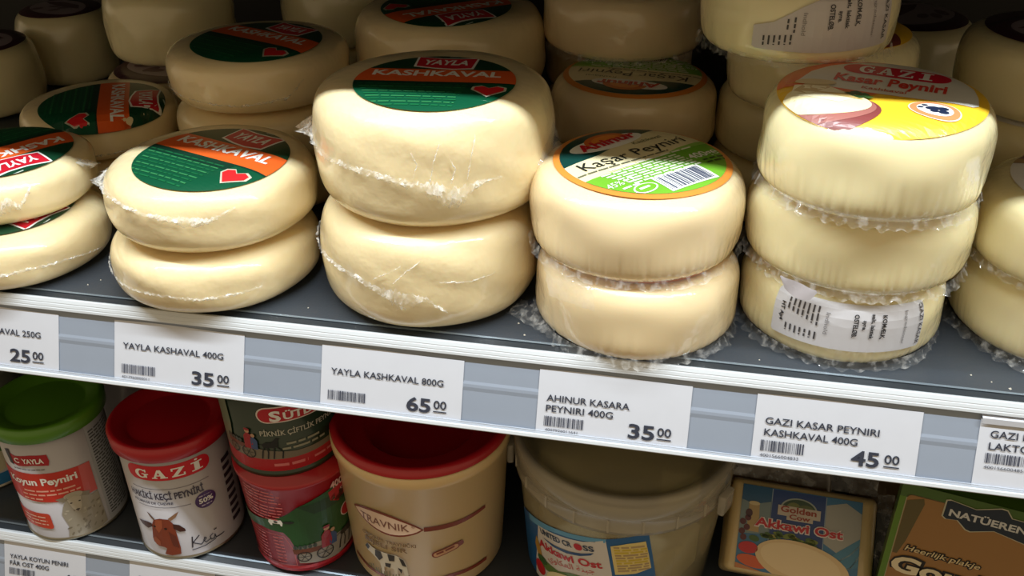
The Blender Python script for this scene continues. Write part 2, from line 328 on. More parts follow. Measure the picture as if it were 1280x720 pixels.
# ------------------------------------------------------------------ cheeses
class Wheel:
    def __init__(s, x, y, z, R, h, style, m, label, group=None, seed=1, n=6.0, q=2.6, seg=192, cat='cheese'):
        n = n * 1.35; q = q * 1.12
        s.R, s.h, s.n, s.q, s.seed = R, h, n, q, seed; s.qb = 1.7 if style == 'shrink' else 1.1
        s.root = thing('round_cheese', label, cat, (x, y, z), group=group)
        top = [0, .15, .3, .45, .58, .68, .76, .82, .87, .91]
        pr = [(R * t, s.ztop(R * t)) for t in top]; zt = pr[-1][1] / h * 2 - 1
        side = [];  K = 22
        for i in range(1, K):
            c = cos(pi * i / K); c = c * (zt if c > 0 else s.zbot(R * .91) / h * 2); side.append((s.side(h / 2 * (1 + c)), h / 2 * (1 + c)))
        prof = pr + side + [(r_, h / 2 - (s.zbot(r_))) for r_, _ in reversed(pr)]
        rnd = random.Random(seed * 7 + 1); p1, p2, p3 = rnd.uniform(0, 6), rnd.uniform(0, 6), rnd.uniform(0, 6)
        fr = [(rnd.randint(38, 70), rnd.uniform(0, 6), rnd.uniform(.3, 1)) for _ in range(5)] + [(rnd.randint(8, 20), rnd.uniform(0, 6), rnd.uniform(.4, 1)) for _ in range(3)]
        def fn(a, r, z):
            k = min(1, r / R) ** 4; d = R * (.006 * sin(2 * a + p1) + .003 * sin(3 * a + p2) + .0018 * sin(7 * a + p3 + z * 90)) * k
            if style == 'shrink':
                v = z / h; wgt = max(0, min(1, (.5 - v) / .28)) * max(0, min(1, (v + .05) / .1)) * k
                d -= abs(sum(A * sin(f * a + p) for f, p, A in fr)) * .00022 * wgt
                d += .0005 * sin(5 * a + p1) * sin(z * 200) * k
            else:
                d += .0006 * k * sin(a * 4 + z * 160 + p2) * sin(z * 110 + a * 2 + p3)
            return r + d, z + .0004 * sin(3 * a + p2) * k
        lathe('cheese', prof, m, s.root, seg, fn)
    def ztop(s, r): return s.h / 2 + s.h / 2 * max(0, 1 - (r / s.R) ** s.n) ** (1 / s.q)
    def zbot(s, r): return s.h / 2 * max(0, 1 - (r / s.R) ** s.n) ** (1 / (s.q * s.qb))
    def side(s, z):
        q = s.q if z > s.h / 2 else s.q * s.qb
        return s.R * max(0.001, 1 - abs(2 * z / s.h - 1) ** q) ** (1 / s.n)
    def top_label(s, P, ang, off=(0, 0), cell=.005, name='paper_label'):
        c, d = cos(radians(ang)), sin(radians(ang))
        def fn(u, v, e):
            x = off[0] + u * c - v * d; y = off[1] + u * d + v * c; return (x, y, s.ztop(min(hypot(x, y), s.R * .985)) + .0007 + e)
        return P.build(name, s.root, fn, cell)
    def side_label(s, P, a0=-90, name='ingredient_sticker'):
        def fn(u, v, e):
            r = s.side(v) + .0010 + e; a = radians(a0) + u / s.R; return (r * cos(a), r * sin(a), v)
        return P.build(name, s.root, fn, .004)
    def seam(s, path, name='film_seam', m=None, seed=0, amp=1.0):
        """crumpled weld of the wrap; path of (degrees right of front, mm up, mm wide)"""
        rnd = random.Random(seed + s.seed); V = []; F = []; C = 5; rows = 0
        for (a0, v0, w0), (a1, v1, w1) in zip(path, path[1:]):
            n = max(2, int(hypot(radians(a1 - a0) * s.R * 1000, v1 - v0) / .9))
            for i in range(n):
                t = i / n; a = a0 + (a1 - a0) * t; v = v0 + (v1 - v0) * t; wd = (w0 + (w1 - w0) * t) * rnd.uniform(.6, 1.3); v += rnd.uniform(-.35, .35)
                for k in range(C):
                    q = k / (C - 1) - .5; vv = (v + q * wd) / 1000; vv = max(.0005, min(s.h - .0005, vv))
                    lift = (.0004 + .0010 * (1 - abs(2 * q)) * min(2.2, .5 + wd / 4)) * rnd.uniform(.35, 1.5) * amp
                    r = s.side(vv) + lift + .0004; A = radians(-90 + a + rnd.uniform(-.35, .35)); V.append((r * cos(A), r * sin(A), vv))
                rows += 1
        for i in range(rows - 1):
            for k in range(C - 1): b = i * C + k; F.append((b, b + 1, b + C + 1, b + C))
        return mesh(name, V, F, m or M_CRUMPLE, s.root)
    def fringe(s, out=.0032, name='film_fringe', seed=0):
        rnd = random.Random(seed + s.seed * 3); V = []; F = []; K = 320; C = 6; ph = rnd.uniform(0, 6)
        fr = [(rnd.randint(24, 60), rnd.uniform(0, 6), rnd.uniform(0, 2)) for _ in range(5)]
        for i in range(K):
            a = 2 * pi * i / K; w_ = sum(sin(f * a + p) for f, p, _ in fr) / 5
            o = out * (.7 + .3 * sin(6 * a + ph) * sin(2 * a) + .55 * w_)
            v0 = s.h * .13
            for k in range(C):
                t = k / (C - 1); wv = sum(sin(f * a + p + t * g * 2) for f, p, g in fr) / 5
                vv = v0 * (1 - t) ** 1.5 + t * .0012 + .0016 * wv * t
                r = (s.side(v0) + .0005) * (1 - t) + (s.R * .975 + o) * t + .0006 * wv * sin(pi * t)
                V.append((r * cos(a), r * sin(a), max(.0003, vv)))
        for i in range(K):
            j = (i + 1) % K
            for k in range(C - 1): F.append((i * C + k, j * C + k, j * C + k + 1, i * C + k + 1))
        return mesh(name, V, F, M_FILM, s.root)
    def flap(s, corners, name='film_flap', m=None, seed=0, amp=.0012, nx=14, ny=8):
        rnd = random.Random(seed); V = []; F = []; a, b, c, d = [Vector(p) for p in corners]
        for j in range(ny + 1):
            for i in range(nx + 1):
                u, v = i / nx, j / ny; p = (a * (1 - u) + b * u) * (1 - v) + (d * (1 - u) + c * u) * v
                p = p + Vector((rnd.uniform(-1, 1), rnd.uniform(-1, 1), rnd.uniform(-1, 1))) * amp * .5 + Vector((0, -1, .5)) * amp * sin(u * 9 + v * 4 + seed)
                V.append(p)
        for j in range(ny):
            for i in range(nx): q = j * (nx + 1) + i; F.append((q, q + 1, q + nx + 2, q + nx + 1))
        return mesh(name, V, F, m or M_THIN, s.root, True)

# ------------------------------------------------------------------ setting
M_WALL = mat('dark_back_panel', (40, 38, 36), .6); M_FLOOR = mat('shop_floor', (150, 146, 138), .4, bump=.0005, bscale=30)
tag(box('wall_back', -1.3, 1.3, .46, .48, -1.1, 1.3, M_WALL), kind='structure')
tag(box('floor', -3, 3, -3.5, .48, -1.12, -1.1, M_FLOOR), kind='structure')
M_PLATE = mat('anthracite_shelf_metal', (62, 68, 76), .38, bump=.0001, bscale=900, var=.05, vscale=40)
M_EDGE = mat('dark_shelf_edge', (38, 44, 50), .35); M_EDGEHI = mat('pale_edge_metal', (128, 140, 150), .3, metal=.6)  # plate rim gets a paler metal than the dark edge
M_STRIP = mat('white_rail_plastic', (212, 218, 224), .35, .2, .2, var=.02); M_RAIL = mat('grey_blue_rail_plastic', (142, 152, 168), .4, .3, .15, var=.02)
M_LIP = mat('milky_lip_plastic', (214, 222, 234), .25, .4, .1, var=.02, alpha=.5)
M_STRIP2 = M_STRIP
S22, C22 = sin(radians(22)), cos(radians(22))
def sn(s, n): return (-s * S22 - n * C22, -s * C22 + n * S22)     # (y, z) on the tilted rail face
def shelf(z, label, x0=-.95, x1=.95, dy=0.0):
    t = thing('display_shelf', label, 'shelf', (0, dy, z))
    extrude_x('shelf_plate', [(.0065, -.0002), (.455, -.0002), (.455, -.03), (.0065, -.03)], x0, x1, M_PLATE, t)
    extrude_x('plate_rim', [(.0062, -.0001), (.0072, .0003), (.0078, -.0003)], x0, x1, M_EDGEHI, t)
    extrude_x('shelf_edge', [(.0064, -.0006), (.0064, -.03), (-.004, -.03), (.0012, -.0026), (.0012, -.0022)], x0, x1, M_EDGE, t)
    st = [sn(.0, .0002), sn(.0004, .0012), sn(.0022, .0014), sn(.0026, .00125), sn(.0030, .0014), sn(.0044, .0014), sn(.0048, .00125), sn(.0052, .0014), sn(.0064, .0012), sn(.0068, .0004), sn(.0068, -.0022), sn(.0002, -.0022)]
    extrude_x('rail_strip', st, x0, x1, M_STRIP, t)
    bk = [sn(.0068, -.0012), sn(.012, -.0013), sn(.0195, -.0013), sn(.0210, -.0009), sn(.0225, -.0009), sn(.0245, -.0013), sn(.031, -.0013), sn(.0437, -.0013), sn(.0437, -.0032), sn(.0068, -.0032)]
    extrude_x('rail_back', bk, x0, x1, M_RAIL, t)
    lp = [sn(.0396, .0002), sn(.0398, .0007), sn(.0402, .0004), sn(.0415, .0005), sn(.0415, .0000), sn(.040, -.0001)]
    extrude_x('rail_lip', lp, x0, x1, M_LIP, t)
    fo = [sn(.0414, .0006), sn(.0418, .0010), sn(.0433, .0010), sn(.0438, .0004), sn(.0438, -.0034), sn(.0432, -.0034), sn(.0430, -.0002), sn(.0414, -.0002)]
    extrude_x('rail_foot', fo, x0, x1, M_STRIP, t)
    return t
shelf(0, 'dark grey metal shelf with white and grey price rail, stacked with cheese wheels')
shelf(-.188, 'lower dark grey shelf carrying the tins, tubs and packs')
shelf(.245, 'shelf above the cheeses that shades their back rows', dy=.016)
# lamp of the cabinet canopy
lt = thing('canopy_lamp', 'long white strip lamp above the shelves', 'lamp', (0.05, LAMP_Y, LAMP_Z))
aim = Vector((0, .30, -.95)).normalized(); ql = aim.to_track_quat('-Z', 'Y'); lt.rotation_mode = 'QUATERNION'; lt.rotation_quaternion = ql
box('lamp_housing', -.6, .6, -.018, .018, .003, .03, mat('lamp_housing_white', (225, 225, 225), .4), lt, .003)
la = bpy.data.lights.new('lamp_tube', 'AREA'); la.shape = 'RECTANGLE'; la.size = 1.1; la.size_y = .018; la.energy = LAMP_W; la.color = (.90, .97, 1.0)
lo = bpy.data.objects.new('lamp_tube', la); COL.objects.link(lo); lo.parent = lt

# ------------------------------------------------------------------ price tags
def price_tag(x0, wd, z, label, top=8.8, bot=42.0, draw=None, curl=.0):
    t = thing('price_tag', label, 'price tag', (x0 / 1000, sn(.0, -.0010)[0], z + sn(0, -.0010)[1]), (radians(68), 0, 0), group=None)
    n = 12; V = []; F = []; W = wd / 1000
    for k, y in enumerate((-top / 1000, -bot / 1000)):
        for i in range(n + 1):
            u = i / n; V.append((u * W, y + (.0004 * sin(u * 5) if k == 0 else 0), .0002 + (curl * (2 * abs(u - .5)) ** 3)))
    o = len(V); V += [(a, b, c - .0002) for a, b, c in V]
    for i in range(n): F += [(i, n + 1 + i, n + 2 + i, i + 1), (o + i, o + i + 1, o + n + 2 + i, o + n + 1 + i)]
    F += [(0, o, o + n + 1, n + 1), (n, 2 * n + 1, o + 2 * n + 1, o + n)]
    for i in range(n): F += [(i, i + 1, o + i + 1, o + i), (n + 1 + i, o + n + 1 + i, o + n + 2 + i, n + 2 + i)]
    cardo = mesh('card', V, F, mat('tag_paper', (202, 205, 214), .6, .25, .2, var=.02, vscale=80), t)
    P = Print(.001, plain); draw(P)
    P.build('printing', cardo, lambda u, v, e: (u, v, .00035 + e + curl * (2 * abs(u / W - .5)) ** 3), 0)
    return t
INK = (44, 48, 62)
def price(P, x, base, num, w=12.6, cents=True, x2=None):
    base -= .8; P.text(num, x, -base, 6.9, INK, w=w, bold=.026)
    x2 = x2 or x + w + 2.0; P.text('00', x2, -base + 2.4, 4.2, INK, w=6.6, bold=.015); P.rect(x2 - .1, -base + .6, x2 + 6.8, -base + 1.2, INK, 3)
NM = [(.0, 'x')]
def lines(P, rows, cap=3.3):
    for s, x, base, wd in rows: P.text(s, x, -base, cap, INK, w=wd, bold=.012)
def d250(P): lines(P, [('YAYLA KASHAVAL 250G', 8, 23.2, 55.5)]); price(P, 44.6, 38.4, '25', 12.4, x2=58.4)
def d400(P):
    lines(P, [('YAYLA KASHAVAL 400G', 5.2, 23.2, 57.6)]); P.barcode(4.4, -36.6, 19.4, 5, (70, 74, 92), 4); P.text('4017960000011', 4.6, -39.2, 1.3, INK, w=16); price(P, 45.1, 38.9, '35', 12.6, x2=59.6)
def d800(P):
    lines(P, [('YAYLA KASHKAVAL 800G', 5.4, 23.8, 59.2)]); P.barcode(4.1, -37.2, 20.2, 5, (60, 64, 80), 5); price(P, 46, 38.7, '65', 12.6, x2=60.1)
def dahi(P):
    lines(P, [('AHINUR KASARA', 4.4, 24.6, 40.4), ('PEYNIRI 400G', 4.4, 29.8, 32.8)]); P.barcode(3.8, -37.2, 19.8, 5, (60, 64, 80), 6); P.text('4007926011641', 4.6, -39.7, 1.3, INK, w=16); price(P, 45.1, 38.9, '35', 12.6, x2=59)
def dgaz(P):
    lines(P, [('GAZI KASAR PEYNIRI', 4.8, 23.2, 51), ('KASHKAVAL 400G', 4.8, 28.8, 42)]); P.barcode(3.8, -36.4, 19.6, 5.3, (60, 64, 80), 7); P.text('4001566004833', 3.9, -39.2, 1.5, INK, w=17.6); price(P, 44.8, 38.7, '45', 12.4, x2=59.4)
def dlak(P):
    lines(P, [('GAZI KASAR', 4.7, 17.4, 29.5), ('LAKTOSFRI', 4.7, 23, 27)]); P.barcode(3.9, -29.4, 19.6, 4.7, (60, 64, 80), 8); P.text('4001566004857', 3.9, -32, 1.4, INK, w=18)
def dlow(P): lines(P, [('YAYLA KOYUN PENIRI', 4.4, 18.7, 42.6), ('FÅR OST 400G', 4.4, 23.4, 28.6)], 2.9); P.barcode(3.8, -30, 19, 4.6, (60, 64, 80), 9); price(P, 43, 32, '40', 12)
def dlow2(P): P.text('GAZI KECI', 6, -19.5, 2.9, INK, w=22)
price_tag(-321.7, 74, 0, 'white price tag reading 25 00 at the left end of the upper rail', 8.6, 41.9, d250)
price_tag(-214.5, 74.1, 0, 'white price tag reading KASHAVAL 400G, 35 00', 8.4, 42.2, d400)
price_tag(-97.9, 74.4, 0, 'white price tag reading KASHKAVAL 800G, 65 00', 9.1, 42.2, d800)
price_tag(14.5, 73.5, 0, 'white price tag reading KASARA PEYNIRI 400G, 35 00', 9.1, 42.2, dahi)
price_tag(118, 73.6, 0, 'white price tag reading KASAR PEYNIRI KASHKAVAL 400G, 45 00', 9.1, 42.2, dgaz)
tl = price_tag(216, 74, 0, 'white price tag with folded top edge at the right end of the rail', 9.0, 42.2, dlak)
V = [(0, -.0072, .0005), (.074, -.0072, .0005), (.074, -.0085, .0022), (0, -.0085, .0022), (0, -.0112, .0014), (.074, -.0112, .0014)]
mesh('folded_edge', V, [(0, 3, 2, 1), (3, 4, 5, 2)], mat('tag_paper', (222, 224, 230)), tl)
price_tag(-341, 59.5, -.188, 'price tag on the lower rail reading KOYUN PENIRI FÅR OST', 5.4, 42, dlow)
price_tag(-250.4, 59.2, -.188, 'mostly cropped price tag on the lower rail below the red-lidded goat cheese tin', 6.6, 42, dlow2)

# ------------------------------------------------------------------ cheeses on the upper shelf, front row
FY = 'small kashkaval wheels in the left end stack'; T_ = 'cheese'
YS = [(-110, 17, 1.5)]
a = Wheel(-.2984, .0393, 0, .052, .031, 'flat', M_CREAM, 'lower wheel of the pair at the left edge, green and orange label half covered', seed=1, n=5)
a.top_label(yayla_print(.0375, 2), -103); a.seam([(-60, 16, 1.2), (0, 15, 1.5), (29, 14.3, 2.2), (44, 15.2, 1.8), (68, 13.6, 1.2), (100, 8, 1)], amp=.7)
a = Wheel(-.3039, .0519, .031, .0491, .0281, 'flat', M_CREAM, 'upper wheel of the pair at the left edge, its label seen upside down', seed=2, n=5)
a.top_label(yayla_print(.0395, 3), -121); a.seam([(-60, 16, 2), (20, 14, 3), (34, 14.2, 9), (41, 16, 6), (45, 13, 3), (51, 19, 2.5), (54, 22, 1)])
a.seam([(92, 23, 3), (98, 21, 7), (106, 19, 4)], name='film_corner', seed=5, amp=2.4)
a = Wheel(-.1742, .0449, 0, .0555, .0332, 'flat', M_CREAM, 'thick kashkaval wheel at the bottom of the pair over the KASHAVAL 400G tag', seed=3, n=5)
a.seam([(-90, 18, 1.2), (-52, 17, 1.6), (-32, 15.4, 1.4), (-1, 16, 1.5), (16, 14.6, 1.8), (34, 15, 1.8), (50, 15.8, 1)], amp=.7)
a = Wheel(-.1724, .0486, .0332, .0549, .0362, 'flat', M_CREAM, 'top wheel over the KASHAVAL 400G tag, sloping green label with orange band', seed=4, n=5.5)
a.top_label(yayla_print(.0397, 4), -19, (.0051, -.0056))
a.seam([(-80, 26, 4), (-66, 27, 5), (-52, 28.5, 3), (-28, 27.5, 1.6), (-8, 25.5, 2), (4, 24, 3.5), (16, 22.5, 5), (25, 22.5, 3), (32, 25, 1.6), (40, 27, .8)])
a.seam([(-84, 24, 3), (-74, 23, 7), (-64, 24.5, 3)], name='film_corner', seed=6, amp=2.2)
a = Wheel(-.0551, .0543, 0, .0573, .0549, 'flat', M_CREAM, 'deep kashkaval wheel at the bottom of the tallest-bodied pair, torn film patch on its front', seed=5, n=7, seg=224)
a.seam([(-100, 36, 1), (-65, 35, 2), (-44, 33, 2.2), (-22, 31.5, 2.5), (-10, 27, 4), (-4, 24.5, 8), (2, 22.5, 12), (8, 23.5, 7), (13.8, 24, 3), (18, 20, 2), (24, 15, 1)])
a.seam([(-2, 32, .8), (4, 38, 1), (12.3, 44.5, .6)], name='film_crease', seed=9, amp=.6); a.seam([(-12, 33, .6), (-3, 38, .9), (3, 42, .5)], name='film_crease', seed=10, amp=.6)
a.seam([(20, 33, .8), (34, 31, .9), (50, 32, .6)], name='film_crease', seed=11, amp=.5)
a = Wheel(-.0512, .0606, .0549, .0601, .0593, 'flat', M_CREAM, 'largest kashkaval wheel, uppermost over the 65 00 tag, level green KASHKAVAL label', seed=6, n=7, q=2.8, seg=224)
a.top_label(yayla_print(.0391, 5), 6, (.0038, -.0098))
a.seam([(-95, 36, 5), (-75, 34, 6), (-60, 33, 3), (-45, 31.5, 2.5), (-29, 31.8, 3), (-14, 31, 3.5), (-1, 29, 4), (8, 26.5, 6), (15, 24, 9), (21, 21, 12), (25, 20.5, 9), (31, 25, 5), (36, 27, 2.5), (46, 27.2, .8)])
a.seam([(-88, 34, 8), (-78, 33, 11), (-68, 35, 5)], name='film_corner', seed=12, amp=2.6)
for i, (x, v0, v1) in enumerate(((6, 31, 44), (13, 29, 48), (22, 28, 42), (29, 29, 50))): a.seam([(x, v0, .6), (x + 2, (v0 + v1) / 2, .9), (x + (5 if i % 2 else -1), v1, .4)], name='film_crease', seed=20 + i, amp=.45)
a.flap([(.052, -.022, .030), (.060, .0, .042), (.0665, -.005, .026), (.0615, -.022, .020)], seed=3, amp=.0008)
# ahinur
a = Wheel(.0553, .044, 0, .0508, .0406, 'shrink', M_BUFF, 'lower wheel over the KASARA PEYNIRI tag, bare buff side and film ruffle on the shelf', seed=7, n=6.5)
a.top_label(ahinur_print(.040), 40); a.fringe(.0042)
a.flap([(-.058, -.004, .004), (-.038, -.030, .010), (-.034, -.036, .002), (-.064, -.016, .0015)], seed=4, amp=.0015, m=M_FILM)
a = Wheel(.0527, .0469, .0406, .0514, .0428, 'shrink', M_BUFF, 'upper wheel over the KASARA PEYNIRI tag, green and cream Kaşar Peyniri label with barcode', seed=8, n=6, q=2.7, seg=320)
a.top_label(ahinur_print(.0425), 46, (.0014, .0004)); a.fringe(.0034)
a.flap([(-.040, -.036, .007), (-.014, -.054, .004), (-.012, -.0555, -.010), (-.036, -.042, -.012)], seed=8, amp=.0007)
# gazi stack
a = Wheel(.1562, .0589, 0, .0483, .0388, 'shrink', M_IVORY, 'bottom wheel of the stack of three, white ingredient sticker on its side', seed=9, n=6.5, seg=320)
a.side_label(sticker_print()); a.fringe(.0042)
a = Wheel(.1575, .0587, .0388, .0517, .0403, 'shrink', M_IVORY, 'middle wheel of the stack of three, bare side between two film ruffles', seed=10, n=6.5, seg=320)
a.top_label(gazi_print(.0445), -30); a.fringe(.0038)
V = []; F = []
for j in range(7):
    for i in range(9):
        u, v = i / 8, j / 6; ang = radians(-90 - 41 + 19 * u); wv = sqrt(max(0, 1 - (2 * u - 1) ** 2)) * .8 + .1
        V.append(((.0517 + .002 + .0008 * sin(u * 8 + v * 3)) * cos(ang), (.0517 + .002 + .0008 * cos(u * 7) + .0004 * v) * sin(ang), .004 - v * .0085 * wv + .001 * (1 - u)))
for j in range(6):
    for i in range(8): q = j * 9 + i; F.append((q, q + 1, q + 10, q + 9))
tag(mesh('pull_tab', V, F, mat('foil_tab', (200, 196, 204), .3, .5, .1), a.root, True), 'silvery white tab hanging over the sticker')
a = Wheel(.1552, .0466, .0791, .0492, .0456, 'shrink', M_IVORY, 'top wheel of the stack of three, yellow and orange Kasar Peyniri label', seed=11, n=6, q=2.6, seg=320)
a.top_label(gazi_print(.0432), -16, (-.0012, -.0034), .003); a.fringe(.0030)
# right edge pair
a = Wheel(.2684, .0745, 0, .056, .0409, 'shrink', M_IVORY, 'lower wheel of the pair at the right edge, pleated film at its base', seed=12, n=6, seg=320); a.fringe(.0052)
a = Wheel(.265, .0644, .0409, .0534, .0388, 'shrink', M_IVORY, 'upper wheel of the pair at the right edge, white label with purple rim', seed=13, n=6)
a.top_label(lakto_print(.0455), -10, (.004, 0)); a.fringe(.002)

# ------------------------------------------------------------------ cheeses behind
def back(x, y, z, R, h, st, m, lab, seed, pr=None, ang=0, off=(0, 0), n=6, q=2.6, fr=False, group=None):
    o = Wheel(x, y, z, R, h, st, m, lab, group, seed=seed, n=n, q=q, seg=128)
    if pr: o.top_label(pr, ang, off, .006)
    if fr: o.fringe(.0028)
    return o
Q = 'wheels buried at the bottom of the back stacks, behind the front row'
back(-.305, .150, 0, .0487, .028, 'flat', M_CREAM, 'wheel under the tilted-label one behind the left end pair', 21, n=5)
b = back(-.305, .150, .028, .0487, .030, 'flat', M_CREAM, 'shaded wheel behind the left end pair, orange band running front to back', 22, yayla_print(.038, 7), -60, (.010, -.010), n=5)
b.seam([(-70, 9, 1), (-20, 8, 1.6), (20, 7, 1.4), (60, 9, 1)], amp=.7)
for k in range(2): back(-.192, .160, k * .0325, .0551, .0325, 'flat', M_CREAM, ('wheel at the very bottom of the shaded stack behind the KASHAVAL 400G pair', 'wheel just under the top one of the shaded stack behind the KASHAVAL 400G pair')[k], 23 + k, n=5.5)
b = back(-.192, .160, .065, .0551, .0346, 'flat', M_CREAM, 'shaded top wheel of the stack behind the KASHAVAL 400G pair, dark green label', 25, yayla_print(.0392, 8), -22, (.004, -.008), n=5.5)
b.seam([(-70, 13, 1), (-30, 11, 1), (10, 9, 1.2), (40, 12, 1.4), (52, 22, 1)], amp=.6)
back(-.085, .222, 0, .061, .0545, 'flat', M_CREAM, 'deep wheel under the shaded one behind the largest kashkaval', 26, n=7)
back(-.085, .222, .0545, .062, .0560, 'flat', M_CREAM, 'deep shaded wheel behind the largest kashkaval, dark label seen upside down', 27, yayla_print(.0415, 9), -139, (.001, -.012), n=7)
back(.0395, .181, 0, .050, .0418, 'shrink', M_BUFF, 'wheel at the base of the shaded column behind the Kaşar Peyniri barcode pair', 28)
for k in range(2): back(.020, .290, k * .0419, .052, .0418, 'shrink', M_BUFF, ('wheel lowest in the far column behind the barcode pair', 'wheel in the far column carrying the bare shaded one behind the barcode pair')[k], 48 + k)
back(.0395, .181, .042, .050, .0416, 'shrink', M_BUFF, 'shaded wheel behind the Kaşar Peyniri barcode pair, green and cream label seen upside down', 29, ahinur_print(.0430), 172)
back(.0262, .2400, .0838, .0521, .0416, 'shrink', M_BUFF, 'shaded wheel at the top edge of the photo behind the Kaşar Peyniri barcode pair', 30, fr=True)
back(.1390, .195, 0, .0505, .0405, 'shrink', M_IVORY, 'wheel at the base of the shaded column behind the stack of three', 31)
back(.1397, .190, .0405, .0505, .0405, 'shrink', M_IVORY, 'shaded wheel second from the base, left behind the stack of three', 32, gazi_print(.0445), 20)
g = back(.1426, .165, .081, .0505, .0405, 'shrink', M_IVORY, 'shaded wheel under the stickered one behind the stack of three', 33, gazi_print(.0445), 60)
g = back(.1220, .122, .1215, .0475, .0407, 'shrink', M_IVORY, 'wheel with white side sticker at the top edge, behind the stack of three', 34, fr=True)
P = Print(.001, ink); D = (52, 48, 50)
P.poly([(-23, 19.5), (-23, 10), (-21.5, 9), (8, 9), (43, 10.5), (44.5, 12), (44.5, 36), (12, 36), (-2, 29.5), (-14, 22)], (196, 188, 186), 0)
P.text('GAZI KASAR', 39.5, 34, 2.2, D, w=21, rot=-90, bold=.01); P.text('Ingredienser', 32, 33, 1.5, (120, 112, 112), w=18, rot=-90)
P.text('KOMÆLK,', 22.5, 33, 2.2, D, w=12, rot=-90, bold=.03); P.text('salt, laktisk', 17.6, 34, 1.8, D, w=14, rot=-90, bold=.03); P.text('syre.', 14, 28, 1.8, D, w=5, rot=-90, bold=.03)
P.text('OSTELØB.', 9.8, 31, 2.2, D, w=11.5, rot=-90, bold=.03); P.text('Indhold', -1.5, 27, 1.9, (130, 122, 120), w=10, rot=-90)
for i in range(6): P.bars(-6 - i * 2.4, 17 - i * .3, 4.5, .8, D, 80 + i, 3, rot=-90)
P.bars(-5, 25, 7, .8, D, 90, 3, rot=-90); P.bars(-8, 24, 5, .8, D, 91, 3, rot=-90)
g.side_label(P)
for k in range(2): back(.269, .172, k * .041, .0528, .041, 'shrink', M_IVORY, ('wheel at the base of the shaded column at the far right', 'shaded wheel at the far right under the dark-labelled one')[k], 35 + k, lakto_print(.045) if k else None, 40)
back(.269, .172, .082, .0528, .0407, 'shrink', M_IVORY, 'shaded wheel at the right edge near the top of the photo, dark label', 37, dim_print(.043, 4), 20)
back(-.49, .262, 0, .0477, .0552, 'shrink', M_IVORY, 'tall shaded wheel cut off by the left edge, purple label', 38, dim_print(.041, 5), 10)
back(-.468, .351, 0, .040, .061, 'shrink', M_IVORY, 'tall shaded wheel in the back left corner, silver and purple label', 39, dim_print(.033, 6), -20)
back(-.3072, .2485, 0, .05, .05, 'shrink', M_BUFF, 'shaded wheel with a dark label carrying another, behind the orange-banded one', 40, dim_print(.042, 7), 0)
back(-.318, .275, .05, .047, .055, 'shrink', M_IVORY, 'tall shaded wheel stacked high at the back left', 41)
back(-.215, .345, 0, .05, .05, 'shrink', M_IVORY, 'dim wheel low in the dark behind the dark green label stack', 42)
back(-.205, .345, .05, .05, .05, 'shrink', M_IVORY, 'dim wheel high in the dark behind the dark green label stack', 43, dim_print(.042, 8), 30)
back(.215, .33, 0, .05, .045, 'shrink', M_IVORY, 'dim wheel low in the dark between the right back columns', 44)
back(.215, .33, .045, .05, .045, 'shrink', M_IVORY, 'dim wheel with dark label between the right back columns', 45, dim_print(.042, 9), 60)

# ------------------------------------------------------------------ lower shelf
ZL = -.188
M_TIN = mat('white_tin_print', (184, 182, 188), .35, .4, .1, var=.02); M_METAL = mat('tin_rim', (150, 145, 130), .3, metal=.9)
M_RLID = mat('red_plastic_lid', (178, 22, 34), .38, .3, .15, var=.04); M_GLID = mat('green_plastic_lid', (84, 136, 30), .38, .3, .15, var=.04)
def conemap(R, tp, lift=.0003):
    def fn(u, v, e): a = -pi / 2 + u / R; r = R + tp * v + lift + e; return (r * cos(a), r * sin(a), v)
    return fn
def tin(x, y, R, h, lid, Rl, label, m=M_TIN):
    t = thing('cheese_tin', label, 'tin', (x, y, ZL))
    lathe('tin_body', [(0, .0012), (R - .002, .0010), (R - .0012, .0), (R + .0002, .0004), (R + .0003, .0022), (R, .003), (R, h - .002), (R - .001, h - .002), (0, h - .008)], m, t)
    lathe('rim', [(R - .0008, -.0001 + .0002), (R + .0008, .0004), (R + .0010, .0016), (R + .0003, .0024)], M_METAL, t)
    z = h - .0005
    lathe('lid', [(Rl - .0008, z - .0085), (Rl, z - .0080), (Rl + .0004, z), (Rl - .0010, z + .0016), (Rl - .003, z + .0018), (Rl - .0045, z + .0004), (Rl - .009, z - .0002), (Rl - .0105, z - .0026), (Rl - .012, z - .0028), (0, z - .0026)], lid, t)
    return t
# sheep cheese tin
R1 = .0312
t = tin(-.305, .0295, R1, .0905, M_GLID, .0345, 'white tin with a green lid, red Koyun Peyniri band and a sheep')
P = Print(.001); RD, OR = (200, 50, 36), (206, 66, 40)
P.poly([(-24, 58), (-10, 57), (13, 56.5), (25, 56), (37, 55), (37, 31.5), (20, 32.5), (5, 33.5), (-10, 34), (-24, 35)], RD, 1); P.poly([(30, 55.6), (37, 55), (37, 31.5), (29, 32)], (206, 92, 88), 2)
P.poly([(-9.5, 71.5), (-4, 70), (6, 71.5), (15.5, 71), (16, 66), (15, 62.5), (6, 63.5), (-4, 62), (-9.5, 64)], (170, 20, 36), 1)
P.poly([(-11.5, 73.5), (-8, 74.5), (-7, 62), (-10, 63)], (40, 30, 34), 2); P.text('YAYLA', 0, 65, 3.6, WH, w=13, bold=.03); P.text('C', -5.5, 65, 3.6, WH, bold=.03)
P.bars(-8, 59.6, 20, .6, (90, 90, 90), 1)
P.text('Koyun Peyniri', -15, 47.5, 5.2, WH, w=43, bold=.03)
P.bars(-6, 41.8, 32, 1.2, (232, 170, 150), 2); P.bars(-8, 38.6, 36, 1.2, (232, 170, 150), 3); P.bars(-8, 35.2, 14, 1.2, (232, 170, 150), 4)
P.rrect(-24, 10.5, 5.8, 23.5, 2, OR, 1); [P.bars(-15, 19.5 - 3 * i, 18, 1.0, (236, 190, 170), 5 + i) for i in range(3)]
